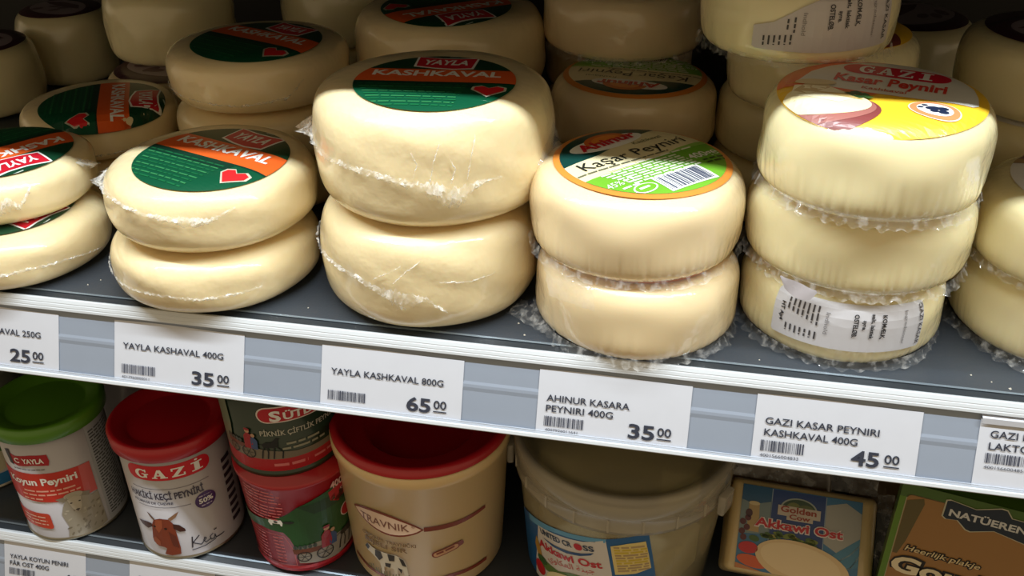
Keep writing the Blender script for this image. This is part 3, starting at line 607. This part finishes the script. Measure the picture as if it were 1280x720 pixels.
WO = (160, 152, 136)
P.poly([(13, 3), (15, 12), (13, 22), (15, 28), (18, 34), (24, 36), (29, 33), (33, 30), (37, 31), (37.4, 4), (30, 2), (20, 1.5)], WO, 2)
P.poly([(12, 35), (16, 31.5), (19, 33), (18, 36)], (138, 128, 110), 3); P.poly([(27, 33), (31, 31), (32.5, 34), (28, 36)], (138, 128, 110), 3)
P.ell(22.5, 35.5, 5.5, 2.6, (176, 168, 148), 3); P.poly([(18.4, 33), (20, 26), (21.5, 22.5), (24, 22.5), (25.5, 26), (26.4, 33), (22.5, 35)], (186, 176, 156), 4)
P.poly([(21.2, 24), (22.6, 22.4), (24.2, 24), (22.7, 24.7)], (80, 70, 62), 5); P.ell(20.2, 30, .7, .5, (50, 44, 38), 5); P.ell(25, 30, .7, .5, (50, 44, 38), 5)
rr = random.Random(4)
for i in range(34): P.ell(rr.uniform(15, 36), rr.uniform(4, 25), rr.uniform(.8, 2), rr.uniform(.5, 1), rr.choice(((140, 132, 114), (180, 172, 154), (128, 118, 100))), 3, rot=rr.uniform(0, 90), n=10)
P.rect(39.6, 3, 62, 80, (176, 178, 182), 1)
for i in range(30): P.bars(41.5, 74 - i * 2.3, 18, 1.0, (70, 72, 78), 40 + i)
P.build('tin_print', t, conemap(R1, 0), .003)
# goat cheese tin
R2 = .0325
t = tin(-.2216, .0312, R2, .0895, M_RLID, .0356, 'white tin with a red lid, red oval and a brown goat head')
P = Print(.001)
P.rrect(-13, 65.2, 38, 76.5, 5.4, (206, 24, 40), 1); slab(P, 'GAZİ', -7, 67.2, 6.6, 8.0, 2.9, WH, 3)
G1 = (70, 66, 84); P.rect(-13, 58, 35, 58.4, (130, 126, 134), 1); P.rect(-12, 43.4, 21.5, 43.8, (130, 126, 134), 1)
P.text('HAKİKİ KEÇİ PEYNİRİ', -15.5, 50.3, 4.9, G1, w=46, bold=.03); P.text('FROMAGE DE CHEVRE', -14.2, 46, 2, G1, w=26, bold=.02)
P.ell(30.4, 42.8, 6.6, 6.2, (74, 44, 104), 2); P.text('50%', 26, 41.2, 3.4, WH, w=9, bold=.03); P.bars(26.5, 46, 7.5, .8, (200, 190, 214), 3); P.bars(27, 38.6, 6.8, .8, (200, 190, 214), 4)
BR, DB = (134, 58, 34), (70, 32, 26)
P.poly([(-7, 38.3), (-5.4, 37.4), (-2.4, 33.4), (-3.6, 32), (-5.6, 35)], (120, 92, 74), 2); P.poly([(13.6, 40), (11.2, 38.6), (6.2, 34.6), (7.6, 32.8), (11.2, 35.6)], (150, 112, 84), 2)
P.poly([(-3.4, 32.6), (1, 34.4), (6.6, 34), (8.6, 30.6), (9.2, 25), (9.4, 18), (9.6, 10), (9.0, 4.8), (3, 3.4), (-1.4, 4), (.8, 9), (-.6, 10), (-4.6, 10), (-7.6, 13), (-7.8, 16), (-6.6, 22), (-5.6, 28)], BR, 2)
P.poly([(-17, 27.4), (-14.5, 24.6), (-9.5, 23.6), (-5.6, 26.4), (-5.4, 29.2), (-9, 29.4), (-13, 28.4)], DB, 3); P.poly([(8.6, 30.4), (12, 29.2), (14.8, 25.6), (15, 23.4), (11.4, 23.6), (8.2, 26.6)], DB, 3)
P.poly([(-2, 33), (2.4, 33.4), (1.4, 27), (-1.8, 22), (-3.8, 26)], (166, 84, 52), 3); P.poly([(-7.6, 16), (-5, 18), (-2.2, 15), (-3, 10.6), (-6, 11)], (158, 80, 50), 3); P.ell(-3.7, 27.2, .9, .7, (20, 14, 12), 4); P.ell(3.4, 26.4, 1, .7, (20, 14, 12), 4)
P.poly([(4.6, 24), (8.4, 20), (8.8, 10), (5.4, 12)], (104, 44, 30), 3)
K = (50, 46, 56); P.line([(17.6, 17.5), (17, 13), (16.4, 8.8)], .8, K); P.line([(21.6, 17.2), (17.2, 12.6), (21.8, 9.4), (23.6, 11.2)], .7, K)
P.line([(23.6, 11.2), (25.4, 13), (24.6, 14.2), (23.6, 12), (24.8, 9.8), (27.6, 11)], .6, K); P.line([(29.8, 14.2), (27.8, 13), (28, 10.2), (30, 10), (31, 13), (31.2, 10), (33.8, 9.8), (37, 10.2)], .6, K); P.line([(31, 16.6), (32.6, 16.8)], .7, K); P.line([(16, 6.8), (24, 7.4), (31, 9.2)], .6, K)
for i in range(9): P.bars(46, 60 - i * 6, 9, 3.2, (60, 48, 60), 90 + i, 2)
P.build('tin_print', t, conemap(R2, 0), .003)
# tubs with cart pictures
M_RTUB = mat('red_tub', (176, 24, 36), .35, .4, .1, var=.03); M_BLK = mat('clear_black_base', (58, 26, 22), .3, .5, .1)
RA = .031; tA = .06
t = thing('cheese_tub', 'lower red tub with green meadow band and horse cart, under another tub', 'tub', (-.1421, .033, ZL))
lathe('tub_body', [(0, 0), (RA - .002, 0), (RA, .002), (RA + tA * .072, .072), (RA + tA * .074 + .0012, .073), (RA + tA * .074 + .0012, .0765), (0, .0765)], M_RTUB, t)
def cart(P, x, y, s, dark=(36, 34, 36)):
    L = lambda pts, w, c=dark, l=4: P.line([(x + a * s, y + b * s) for a, b in pts], w * s, c, l)
    E_ = lambda a, b, rx, ry, c, l=4, rot=0: P.ell(x + a * s, y + b * s, rx * s, ry * s, c, l, rot=rot, n=18)
    for cx, r in ((4, 5.2), (-9, 4.2)):
        ring = [(cx + r * cos(i * pi / 9), r * sin(i * pi / 9)) for i in range(19)]; L(ring, .7)
        for i in range(6): L([(cx, 0), (cx + r * cos(i * pi / 3), r * sin(i * pi / 3))], .35)
    P.poly([(x + a * s, y + b * s) for a, b in ((-15, 3), (-15.5, 7.5), (2, 7), (2.5, 3))], (112, 62, 44), 3)
    for i in range(5): E_(-13.5 + i * 2.9, 9, 1.3, 1.8, (70, 84, 78), 4); L([(-13.5 + i * 2.9, 7.5), (-13.5 + i * 2.9, 11.6)], .3)
    P.poly([(x + a * s, y + b * s) for a, b in ((2, 4), (2.4, 15), (5, 19), (8, 17.5), (9, 9), (8, 4))], (160, 30, 40), 5); P.poly([(x + a * s, y + b * s) for a, b in ((7, 4), (7.6, 14), (10, 15.5), (12.4, 12), (12, 4))], (62, 84, 130), 5)
    E_(6, 20.4, 1.8, 1.9, (196, 150, 120), 6); E_(6, 22, 2.2, 1.1, (150, 24, 32), 7); E_(9.8, 16.8, 1.5, 1.7, (190, 150, 120), 6)
    P.poly([(x + a * s, y + b * s) for a, b in ((15, 8), (17, 11), (22, 11.5), (25, 15), (27.5, 14.5), (26.5, 12.5), (26, 7), (24, 6.4), (17, 6.2))], dark, 5)
    for a, b in ((16.5, 15), (18.4, 19), (23.4, 23), (25, 29)): L([(a, 7), (b, 2), (b - 1, -4)], .9)
    L([(12, 8), (26, 13)], .4)
P = Print(.001); GN = (34, 84, 40)
P.poly([(-40, 44), (-23, 43), (-10, 45.5), (-2, 47.5), (5, 52), (12, 58), (22, 62), (31, 64.5), (50, 67), (50, 12), (30, 8), (8, 10), (7.5, 22), (5, 32), (2, 37), (-12, 38), (-29, 34), (-40, 33)], GN, 1)
P.poly([(8, 10), (8.5, 24), (20, 26), (50, 24), (50, 12), (30, 7)], (150, 144, 136), 2); P.rect(-40, 5, 50, 7.6, (176, 24, 36), 2)
P.poly([(12, 58), (50, 60), (50, 50), (20, 50)], (24, 62, 34), 2)
cart(P, 20, 15.5, .95)
P.poly([(-5.6, 45), (-4.8, 47.4), (-1, 47), (2, 48), (3, 46), (2.4, 42.8), (1.6, 42.8), (1.2, 44.6), (-3.2, 44.4), (-3.4, 42.6), (-4.4, 42.6)], WH, 3); P.ell(-1, 46, 1.2, .8, (30, 28, 28), 4); P.ell(6, 46, 3.2, 1.2, (30, 36, 30), 3)
P.text('400g', 30.5, 63.5, 5, (232, 190, 190), w=11, bold=.03); P.text('℮', 37, 58.4, 3.4, (232, 190, 190))
P.poly([(29, 62), (37, 64), (43, 63), (40, 54), (35, 51), (30, 55)], (184, 28, 44), 2); P.rrect(36, 35, 56, 46, 5, (230, 220, 216), 3); P.rrect(36.6, 35.6, 56, 45.4, 4.6, (184, 24, 40), 4)
LT = (214, 110, 112)
for i in range(4): P.bars(-19, 69 - 2.6 * i, 20 + 3 * (i % 2), .9, LT, 100 + i)
for i in range(5): P.bars(-19, 57.5 - 2.6 * i, 24 - i, .9, LT, 110 + i)
P.line([(-24, 35), (2, 34), (6, 22), (6.4, 8), (-24, 9)], .35, LT)
for i in range(8): P.bars(-20, 32 - 3 * i, 10, .8, LT, 120 + i); P.bars(-5, 31.5 - 3 * i, 6, .8, LT, 130 + i)
P.build('tub_print', t, conemap(RA, tA), .003)
RB = .033; tB = .03
t = thing('cheese_tub', 'upper tub, dark green with a red name oval, standing on the red tub', 'tub', (-.1476, .0373, ZL + .0765))
lathe('tub_body', [(0, 0), (RB - .001, 0), (RB + .0012, .0006), (RB + .0014, .003), (RB, .0042), (RB + tB * .066, .066), (0, .066)], mat('dark_green_tub', (28, 52, 32), .35, .4, .1, var=.04), t)
lathe('lid', [(RB + .0026, .060), (RB + .0042, .0605), (RB + .0044, .068), (RB + .002, .0695), (RB - .003, .0675), (0, .0672)], M_RLID, t)
P = Print(.001); P.rect(-60, 4.4, 60, 13.5, (176, 28, 38), 1); P.poly([(-60, 13.5), (60, 13.5), (60, 17), (20, 18), (0, 21), (-16, 20), (-60, 22)], (122, 112, 96), 1)
P.poly([(-40, 20), (-19, 20), (-17, 34), (-18, 62), (-40, 62)], (120, 134, 112), 2)
P.rrect(2, 40.3, 40, 51.5, 5.4, (226, 214, 206), 2); P.rrect(2.8, 41.1, 39.2, 50.7, 4.8, (186, 24, 40), 3); P.text('ÜTDİ', 16, 42.2, 5.0, WH, w=20, bold=.03, lay=4); P.text('S', 8.8, 41.9, 6.8, WH, w=6, bold=.04, lay=5)
P.text('PİKNİK ÇİFTLİK PEYNİRİ', 2.2, 31.2, 3.4, (184, 182, 168), w=46, bold=.02); P.bars(15.5, 23.6, 20, 1.5, (150, 150, 130), 7); P.bars(13, 20.2, 25, 1.5, (150, 150, 130), 8)
P.text('PARTI SKLAD', 7, 8.2, 2.2, (220, 130, 130), w=20) if False else P.bars(7, 8.2, 19, 2.0, (214, 120, 122), 9); P.bars(30, 8.4, 16, 1.6, (214, 120, 122), 10)
cart(P, -10, 17.5, .8, (20, 22, 22)); P.build('tub_print', t, conemap(RB, tB, .0005), .003)
# big bucket with sunken red lid
RT = .0476; tT = .05
t = thing('cheese_bucket', 'large cream bucket with a sunken red lid and brown-edged oval', 'bucket', (-.0653, .0479, ZL))
lathe('bucket_body', [(0, 0), (RT - .003, 0), (RT, .003), (RT + tT * .088, .088), (RT + tT * .088 + .0008, .0885), (RT + .0062, .0895), (RT + .0064, .0965), (RT + .0048, .0972), (RT - .012, .080), (0, .080)], mat('cream_bucket_plastic', (228, 198, 146), .35, .4, .15, .3, .04, 20), t, 128)
lathe('lid', [(RT + .0058, .0972), (RT + .0060, .1000), (RT + .0040, .1024), (RT + .0015, .1026), (RT - .0005, .0985), (RT - .0035, .0965), (RT - .013, .0955), (RT - .0155, .0935), (RT - .017, .084), (RT - .019, .0825), (0, .0825)], M_RLID, t, 128)
P = Print(.001); BN = (126, 50, 30)
def lens(x0, y0, x1, y1, bu, bd, col, lay):
    A = []; n = 16
    for i in range(n + 1): s_ = i / n; A.append((x0 + (x1 - x0) * s_, y0 + (y1 - y0) * s_ - bd * sin(pi * s_) ** .8))
    for i in range(n - 1, 0, -1): s_ = i / n; A.append((x0 + (x1 - x0) * s_, y0 + (y1 - y0) * s_ + bu * sin(pi * s_) ** .8))
    P.poly(A, col, lay)
lens(-30.8, 61, 13, 56.8, 8.2, 9.4, BN, 1); lens(-29.2, 60.8, 11.6, 57, 6.6, 7.8, (226, 196, 172), 2)
P.text('TRAVNIK', -24.8, 55.4, 5.6, (120, 72, 56), w=30, bold=.005); P.text('®', 6.4, 58.5, 2, (150, 100, 80))
P.poly([(13, 58.8), (31, 58.8), (50, 59.6), (50, 57.2), (31, 55.4), (13, 55.2)], BN, 1)
P.poly([(-40, 14.6), (-26, 12), (-14, 12), (0, 12), (26, 15.6), (52.5, 13.8), (52.5, 11), (26, 12.8), (0, 9), (-14, 9.6), (-26, 10), (-40, 12)], BN, 1)
P.text('ORIGINAL TRAVNIČKI', -26, 42.2, 2.6, (122, 92, 52), w=34, bold=.02); P.text('BIJELI SIR', -24.5, 37, 3.6, (122, 92, 52), w=27.5, bold=.02)
P.rrect(16, 34.2, 33, 39.4, 2.5, BN, 1, rot=17); P.rrect(17, 35, 32, 38.6, 1.8, (196, 150, 110), 2, rot=17); P.rrect(31, 37.5, 35, 41.6, 1.6, BN, 1, rot=17); P.bars(19, 35, 11, 1.4, BN, 3, 3, rot=17)
CW, CB = (206, 196, 176), (44, 36, 30)
P.poly([(-26, 31), (-23.5, 34.5), (-20, 33), (-16, 32.6), (-4, 33.4), (0, 31), (1.6, 26), (2, 18), (1, 14), (0, 14), (-1, 22), (-4, 22), (-5, 14), (-6.2, 14), (-6.6, 21), (-13, 20), (-13.5, 13), (-15, 13), (-15.6, 22), (-18.6, 25), (-21, 27), (-24.6, 28)], CW, 2)
for q in ([(-25.8, 31), (-23.5, 34.4), (-22, 32), (-24, 28.6)], [(-18, 32.4), (-14, 32.6), (-13, 28), (-16, 24), (-18.6, 27)], [(-9.6, 32.8), (-5, 33), (-5.6, 28), (-9, 27)], [(-2.6, 32), (0, 30.6), (1.4, 25), (-1, 25.6)], [(-4, 23), (-1.4, 22), (-2, 18)], [(-12, 24), (-8, 25), (-9, 21), (-12, 21)]): P.poly(q, CB, 3)
for i in range(16): P.line([(-26 + i * 2, 12), (-25.6 + i * 2, 15.5 + (i % 3))], .5, (96, 92, 50), 2)
P.build('bucket_print', t, conemap(RT, tT), .004)
# translucent bucket
RU = .0565; tU = .08
t = thing('cheese_bucket', 'translucent bucket of white cheese with blue and white Akkawi Ost label', 'bucket', (.0544, .064, ZL))
MU = mat('translucent_bucket', (206, 194, 156), .25, .6, .08, .0, .04, 20, alpha=.34); MUR = mat('translucent_rim', (200, 192, 172), .25, .6, .08, 0, .04, 20, alpha=.5)
lathe('bucket_body', [(0, 0), (RU - .003, 0), (RU, .003), (RU + tU * .092, .092), (RU + tU * .092 - .0008, .092), (RU - .0008, .004), (0, .002)], MU, t, 128)
zr = .0735
rimo = lathe('rim', [(RU + tU * zr + .0004, zr + .010), (RU + tU * zr + .0022, zr), (RU + .0078, zr + .0004), (RU + .0080, zr + .0105), (RU + .0090, zr + .0115), (RU + .0092, .0965), (RU + .0080, .0990), (RU + .0055, .0995), (RU + .0040, .0970)], MUR, t, 128)
lathe('lid', [(RU + .0052, .0985), (RU + .0020, .0975), (RU + .0005, .0945), (RU - .006, .0942), (RU - .008, .0955), (0, .0955)], mat('translucent_lid', (190, 178, 140), .35, .4, .15, alpha=.6), t, 128)
for k in range(9): a_ = radians(-160 + 17 * k); r_ = RU + .0083; box('rim_rib', -.0004, .0004, -.0006, .0006, zr + .0015, zr + .010, MUR, rimo).matrix_local = Matrix.Translation((r_ * cos(a_), r_ * sin(a_), 0)) @ Matrix.Rotation(a_, 4, 'Z')
for sgn, az in ((1, -27), (-1, 188)):
    a_ = radians(az); r_ = RU + .0108
    ea = box('handle_ear', -.0022, .0022, -.0062, .0062, .070, .0840, MUR, rimo, .0015); ea.matrix_local = Matrix.Translation((r_ * cos(a_), r_ * sin(a_), 0)) @ Matrix.Rotation(a_, 4, 'Z')
lathe('brine', [(0, .0035), (RU - .0016, .0045), (RU + tU * .07 - .0016, .070), (0, .070)], mat('cloudy_brine', (190, 176, 120), .2, alpha=.22), t, 64)
MB_ = mat('white_cheese_block', (222, 208, 150), .5, .2, .2, .2, .05, 40); rr = random.Random(11)
for k in range(14):
    az = -radians(180) + k * radians(180) / 7 * 1.0; r_ = .036; lv = .006 + (k // 7) * .034
    b_ = box('cheese_block', -.012, .012, -.014, .014, 0, .031, MB_, t, .002); b_.matrix_local = Matrix.Translation((r_ * cos(az + .2 * (k // 7)), r_ * sin(az + .2 * (k // 7)), lv)) @ Matrix.Rotation(az + rr.uniform(-.15, .15), 4, 'Z')
P = Print(.001); BL = (26, 92, 150)
P.poly([(-66, 46), (-55, 51.5), (-43, 56), (-28, 61), (-13.4, 65), (-2.6, 67), (8, 70.5), (18, 73.5), (30, 10), (30, 3), (-66, 3)], BL, 0)
P.poly([(-55, 51.5), (-43, 56), (-28, 61), (-13.4, 65), (-2.6, 67), (-3, 64), (-30, 57), (-55, 46)], (96, 160, 200), 1)
P.poly([(-45, 50.8), (-30, 55.6), (-14, 60.4), (-2.8, 66), (1.2, 40), (6, 3), (-52, 3), (-50, 20), (-47, 36)], (214, 208, 202), 1)
P.text('UNITED CR', -42.6, 46.8, 3.9, (46, 62, 88), w=22.5, bold=.03, rot=13); P.ell(-17.2, 54.6, 2.4, 2.6, (190, 24, 34), 4); P.text('SS', -14, 53.6, 3.9, (46, 62, 88), w=6, bold=.03, rot=13)
P.poly([(-41.5, 44.4), (-32, 45.4), (-22, 47.6), (-15, 50.2), (-8.6, 53.6), (-10, 51.2), (-16, 47.6), (-24, 44.8), (-33, 43.4)], (40, 78, 130), 3)
P.text('Akkawi Ost', -44.8, 34.4, 5.6, (196, 36, 44), w=42, bold=.03, rot=11); P.text('ﻱﻭﺎﻜﻌﻟﺍ ﺔﻨﺒﺟ', -37.5, 28.5, 4.2, (204, 92, 84), w=31, rot=15)
P.poly([(-.2, 62), (8, 65.4), (17, 67.2), (19.4, 56), (21.8, 44), (14, 40.2), (3.2, 38.6), (1.4, 50)], (226, 204, 128), 2)
for i in range(10): P.bars(1.4 + i * .36, 60.6 - i * 2.15, 16.5, 1.3, (206, 178, 40) if i in (1, 2, 5, 6) else (176, 150, 104), 200 + i, 3, rot=8)
P.poly([(-47.6, 40), (-44.4, 34), (-43, 26), (-47, 24), (-49.6, 32)], (186, 140, 60), 3); P.ell(-43, 23.6, 4.4, 3.2, (58, 96, 46), 4); P.ell(-45.6, 14.5, 4.6, 6, (196, 30, 34), 4)
P.poly([(-46, 22), (-40, 25), (-30, 24.6), (-22, 29), (-4, 33), (0, 28), (-20, 22), (-40, 17)], (96, 124, 54), 3); P.ell(-20, 14, 20, 12, (232, 218, 168), 5, rot=10); P.ell(-6, 22, 8, 3, (206, 196, 60), 6, rot=20)
P.build('bucket_label', t, conemap(RU, tU, .0006), .004)
# akkawi block pack, leaning back
t = thing('cheese_pack', 'vacuum-packed white cheese block with blue and red Akkawi Ost label, leaning back', 'cheese pack', (.160, .016, ZL + .003), (radians(45), 0, radians(-3)))
bm = bmesh.new(); bmesh.ops.create_cube(bm, size=1)
for v in bm.verts: v.co = Vector((v.co.x * (.090 if v.co.z < 0 else .082), .053 + v.co.y * (.058 if v.co.z < 0 else .054), -.012 + v.co.z * .022))
bmesh.ops.bevel(bm, geom=bm.edges[:], offset=.005, segments=4, profile=.6, affect='EDGES')
me = bpy.data.meshes.new('cheese_block'); bm.to_mesh(me); bm.free(); me.materials.append(mat('packed_white_cheese', (208, 184, 132), .4, .7, .1, .2, .05, 30, .0008, 120)); me.polygons.foreach_set('use_smooth', [True] * len(me.polygons)); link('cheese_block', me, t)
P = Print(.001); P.clip = [(-35.5, 28), (33, 28), (33, 77), (-35.5, 77)]; P.rect(-35.5, 4, 33, 77, (60, 118, 160), 0)
P.rect(-35.5, 60, -18, 77, (24, 84, 124), 1); P.poly([(-35.5, 68), (-28, 66), (-18, 69), (-18, 50), (-35.5, 48)], (120, 138, 140), 2); P.rect(-18, 30, 12.5, 76.6, (26, 62, 124), 1); P.rect(-18.4, 30, -17.9, 76.6, (140, 160, 180), 2); P.rect(12.4, 30, 12.9, 76.6, (140, 160, 180), 2)
P.poly([(13, 72), (24, 75), (33, 70), (33, 52), (24, 44), (13, 50)], (168, 168, 160), 1); P.poly([(18, 44), (33, 56), (33, 40), (24, 36)], (70, 132, 164), 2); P.line([(20, 40), (28, 46), (33, 52)], .8, (150, 180, 194)); P.line([(22, 34), (29, 39), (33, 46)], .8, (150, 180, 194))
P.ell(-2.5, 66.5, 10.6, 6.8, (160, 170, 160), 2, a0=0, a1=180); P.ell(-2.5, 66.5, 9.6, 6, (46, 74, 50), 3, a0=0, a1=180); P.ell(-5.5, 67.5, 4, 3, (110, 116, 60), 4); P.ell(1.5, 67.4, 4.6, 2.6, (88, 100, 56), 4)
P.rect(-14.4, 62.2, 10, 68, (196, 184, 168), 5); P.text('Golden', -12.8, 64.4, 3.4, (150, 56, 34), w=20.5, bold=.03, lay=6); P.text('Cow', -7.5, 60.8, 2.7, (150, 56, 34), w=12, bold=.03, lay=6); P.rect(-9, 60, 6, 62.4, (196, 184, 168), 5)
P.text('Akkawi Ost', -27.2, 53.8, 5.0, (228, 214, 210), w=51, bold=.09, lay=6); P.text('Akkawi Ost', -26.6, 54, 4.8, (190, 26, 40), w=50, bold=.03, lay=7)
for i in range(26):
    x = rr.uniform(-28, 11); P.ell(x, 50.4 - abs(x + 8) * .16 + rr.uniform(-2.4, 1.6), rr.uniform(2, 4), rr.uniform(.9, 1.8), rr.choice(((62, 96, 36), (110, 126, 44), (146, 140, 56), (44, 74, 32))), 4, rot=rr.uniform(-30, 30), n=12)
P.ell(2, 36, 27, 12.2, (226, 198, 150), 5, rot=-8); P.ell(1, 37, 23, 9.4, (236, 212, 168), 6, rot=-8)
P.ell(-29, 40.5, 5.6, 3.4, (196, 28, 40), 5); P.ell(-26, 33, 9, 3.4, (212, 92, 48), 4, rot=-8); P.poly([(-35.5, 31), (-10, 26), (10, 22), (10, 4), (-35.5, 4)], (190, 120, 70), 3)
for x, y in ((-33.5, 55), (-31, 52), (-33.6, 49.4), (-30.8, 57.6), (-32.4, 46)): P.ell(x, y, 1.8, 1.8, (86, 22, 34), 4); 
P.ell(-30.5, 60.5, 2, 2.4, (70, 30, 40), 4); P.poly([(-31, 67), (-25, 66), (-24, 50), (-31, 50)], (178, 150, 100), 3); P.ell(-28, 66.5, 3.2, 1.2, (206, 186, 140), 4)
P.build('pack_label', t, lambda u, v, e: (u, v, -.00052 + e), 0)
M_PFILM = film('pack_film', .18, .5, .55, .12); rnd = random.Random(2)
def film_edge(name, parent, pts, width, seed):
    r_ = random.Random(seed); V = []; F = []
    for i, (p, d) in enumerate(pts):
        for k in range(4): q = Vector(p) + Vector(d) * width * k / 3 + Vector([r_.uniform(-1, 1) * .0012 * (k > 0) for _ in range(3)]); V.append(q)
    for i in range(len(pts) - 1):
        for k in range(3): b = i * 4 + k; F.append((b, b + 1, b + 5, b + 4))
    mesh(name, V, F, M_PFILM, parent)
film_edge('film_border', t, [((-.043 + .0043 * i, .082, -.008), (0, 1, -.1)) for i in range(21)], .014, 3)
film_edge('film_border', t, [((.043, .026 + .0029 * i, -.010), (1, 0, -.3)) for i in range(21)], .009, 4)
# darker packs behind it
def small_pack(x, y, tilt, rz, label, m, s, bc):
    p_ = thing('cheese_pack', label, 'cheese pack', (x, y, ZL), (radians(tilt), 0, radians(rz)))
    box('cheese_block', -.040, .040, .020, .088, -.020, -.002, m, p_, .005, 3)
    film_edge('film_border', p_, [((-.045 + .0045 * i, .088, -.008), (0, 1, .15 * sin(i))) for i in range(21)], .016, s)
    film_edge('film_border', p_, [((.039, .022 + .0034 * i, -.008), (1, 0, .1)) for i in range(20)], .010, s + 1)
    return p_
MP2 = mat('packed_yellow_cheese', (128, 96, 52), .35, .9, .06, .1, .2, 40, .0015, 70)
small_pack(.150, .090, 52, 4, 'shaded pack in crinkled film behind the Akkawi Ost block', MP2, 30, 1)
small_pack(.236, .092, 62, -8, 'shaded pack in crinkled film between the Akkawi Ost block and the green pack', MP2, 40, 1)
# green sliced cheese pack
a_ = radians(-12)
t = thing('sliced_cheese_pack', 'upright green pack of sliced gouda with a dark blue badge', 'cheese pack', (.2015, .03, ZL), (0, 0, a_))
box('tray', 0.001, .135, .001, .022, .002, .108, mat('green_pack', (88, 124, 40), .35, .5, .12, var=.08), t, .003)
def nb(P):
    P.rect(0.5, 0, 134, 109, (92, 128, 34), 0); P.rect(.5, 100, 134, 109, (70, 100, 34), 1)
    P.rrect(3.6, 4, 130, 102.6, 3, (166, 160, 120), 1); P.rrect(4.1, 4.5, 129.5, 102.1, 2.6, (156, 114, 62), 2)
    P.poly([(4.3, 60), (4.3, 98), (12, 101.6), (13, 98), (9, 70), (6.5, 60)], (96, 84, 44), 3)
    bd = [(22.7, 94), (22.7, 104.4), (24.5, 105.2), (36.7, 103.2), (47.3, 107.6), (50, 107.4), (53, 103.2), (64, 103), (66, 101), (66, 91), (62, 89.4), (47.2, 92.6), (37, 88.4), (34.6, 89), (29.9, 93.6), (24.5, 92.6)]
    cx, cy = 44, 98; P.poly([(cx + (x - cx) * 1.035, cy + (y - cy) * 1.08) for x, y in bd], (190, 186, 160), 4); P.poly(bd, (28, 40, 56), 5)
    P.text('NATÜEREN', 25, 95.4, 4.4, (206, 206, 204), w=36.5, bold=.03, lay=6)
    P.text('Heerlijk plakje', 9.2, 64.2, 4.0, (24, 16, 12), w=38, bold=.10, lay=5, shear=.25); P.text('Heerlijk plakje', 9.6, 64.4, 3.6, (216, 196, 150), w=37, bold=.01, lay=6, shear=.25)
    P.text('Gouda', 3.6, 47.2, 12, (24, 16, 12), w=58, bold=.11, lay=5, shear=.1); P.text('Gouda', 4.6, 47.8, 11.2, (226, 212, 176), w=56.4, bold=.035, lay=6, shear=.1)
P = Print(.001); nb(P); P.build('pack_print', t, lambda u, v, e: (u, .0006 - e, v), 0)
# half-hidden tin and tubs deeper on the shelf
t = tin(-.392, .058, .0325, .0815, mat('white_plastic_lid', (120, 124, 110), .4), .0355, 'pale tin with a blue base band at the left edge of the lower shelf')
P = Print(.001); P.rect(-40, 3, 60, 12, (40, 110, 160), 1); P.poly([(-40, 26), (0, 30), (20, 24), (50, 34), (60, 30), (60, 50), (-40, 52)], (60, 110, 50), 1); P.ell(26, 22, 12, 9, (190, 180, 150), 2); P.ell(40, 27, 5, 6, (214, 200, 160), 3); P.build('tin_print', t, conemap(.0325, 0), .004)
t = tin(-.235, .118, .0325, .0815, mat('white_plastic_lid', (120, 124, 110), .4), .0355, 'dim white-lidded tin standing behind the goat cheese tin')
t = tin(-.315, .115, .0312, .0835, M_GLID, .0345, 'dim green-lidded tin standing behind the sheep cheese tin')

# crumbs on the bare shelf
rc = random.Random(3); V = []; F = []
for x, y in ((-.236, .022), (-.226, .030), (-.240, .016), (-.001, .022), (.004, .012), (.118, .012), (.222, .014), (.229, .010), (.214, .018), (-.112, .016)):
    o = len(V); q = rc.uniform(.0004, .0008)
    V += [(x + q, y, 0), (x - q, y + q * .6, 0), (x - q * .3, y - q, 0), (x, y, q * 1.1)]; F += [(o, o + 1, o + 3), (o + 1, o + 2, o + 3), (o + 2, o, o + 3)]
tag(mesh('crumbs', V, F, mat('crumb_white', (215, 210, 195), .7)), 'tiny white crumbs scattered on the bare dark shelf between cheeses', 'crumbs', kind='stuff')
# group names for the repeats
for o in sc.objects:
    if o.parent or 'category' not in o: continue
    n = o.name.split('.')[0]
    if n == 'price_tag': o['group'] = 'price tags in the shelf rails'
    elif n == 'round_cheese': o['group'] = 'round cheeses in the front row' if o.location.y < .08 else 'shaded round cheeses in the back rows'
    elif n == 'display_shelf': o['group'] = 'shelves of the cheese cabinet'
    elif n == 'cheese_tin': o['group'] = 'lidded tins on the lower shelf'
    elif n == 'cheese_tub': o['group'] = 'stacked tubs on the lower shelf'
    elif n == 'cheese_bucket': o['group'] = 'large buckets on the lower shelf'
    elif n == 'cheese_pack': o['group'] = 'film-wrapped packs on the lower shelf'
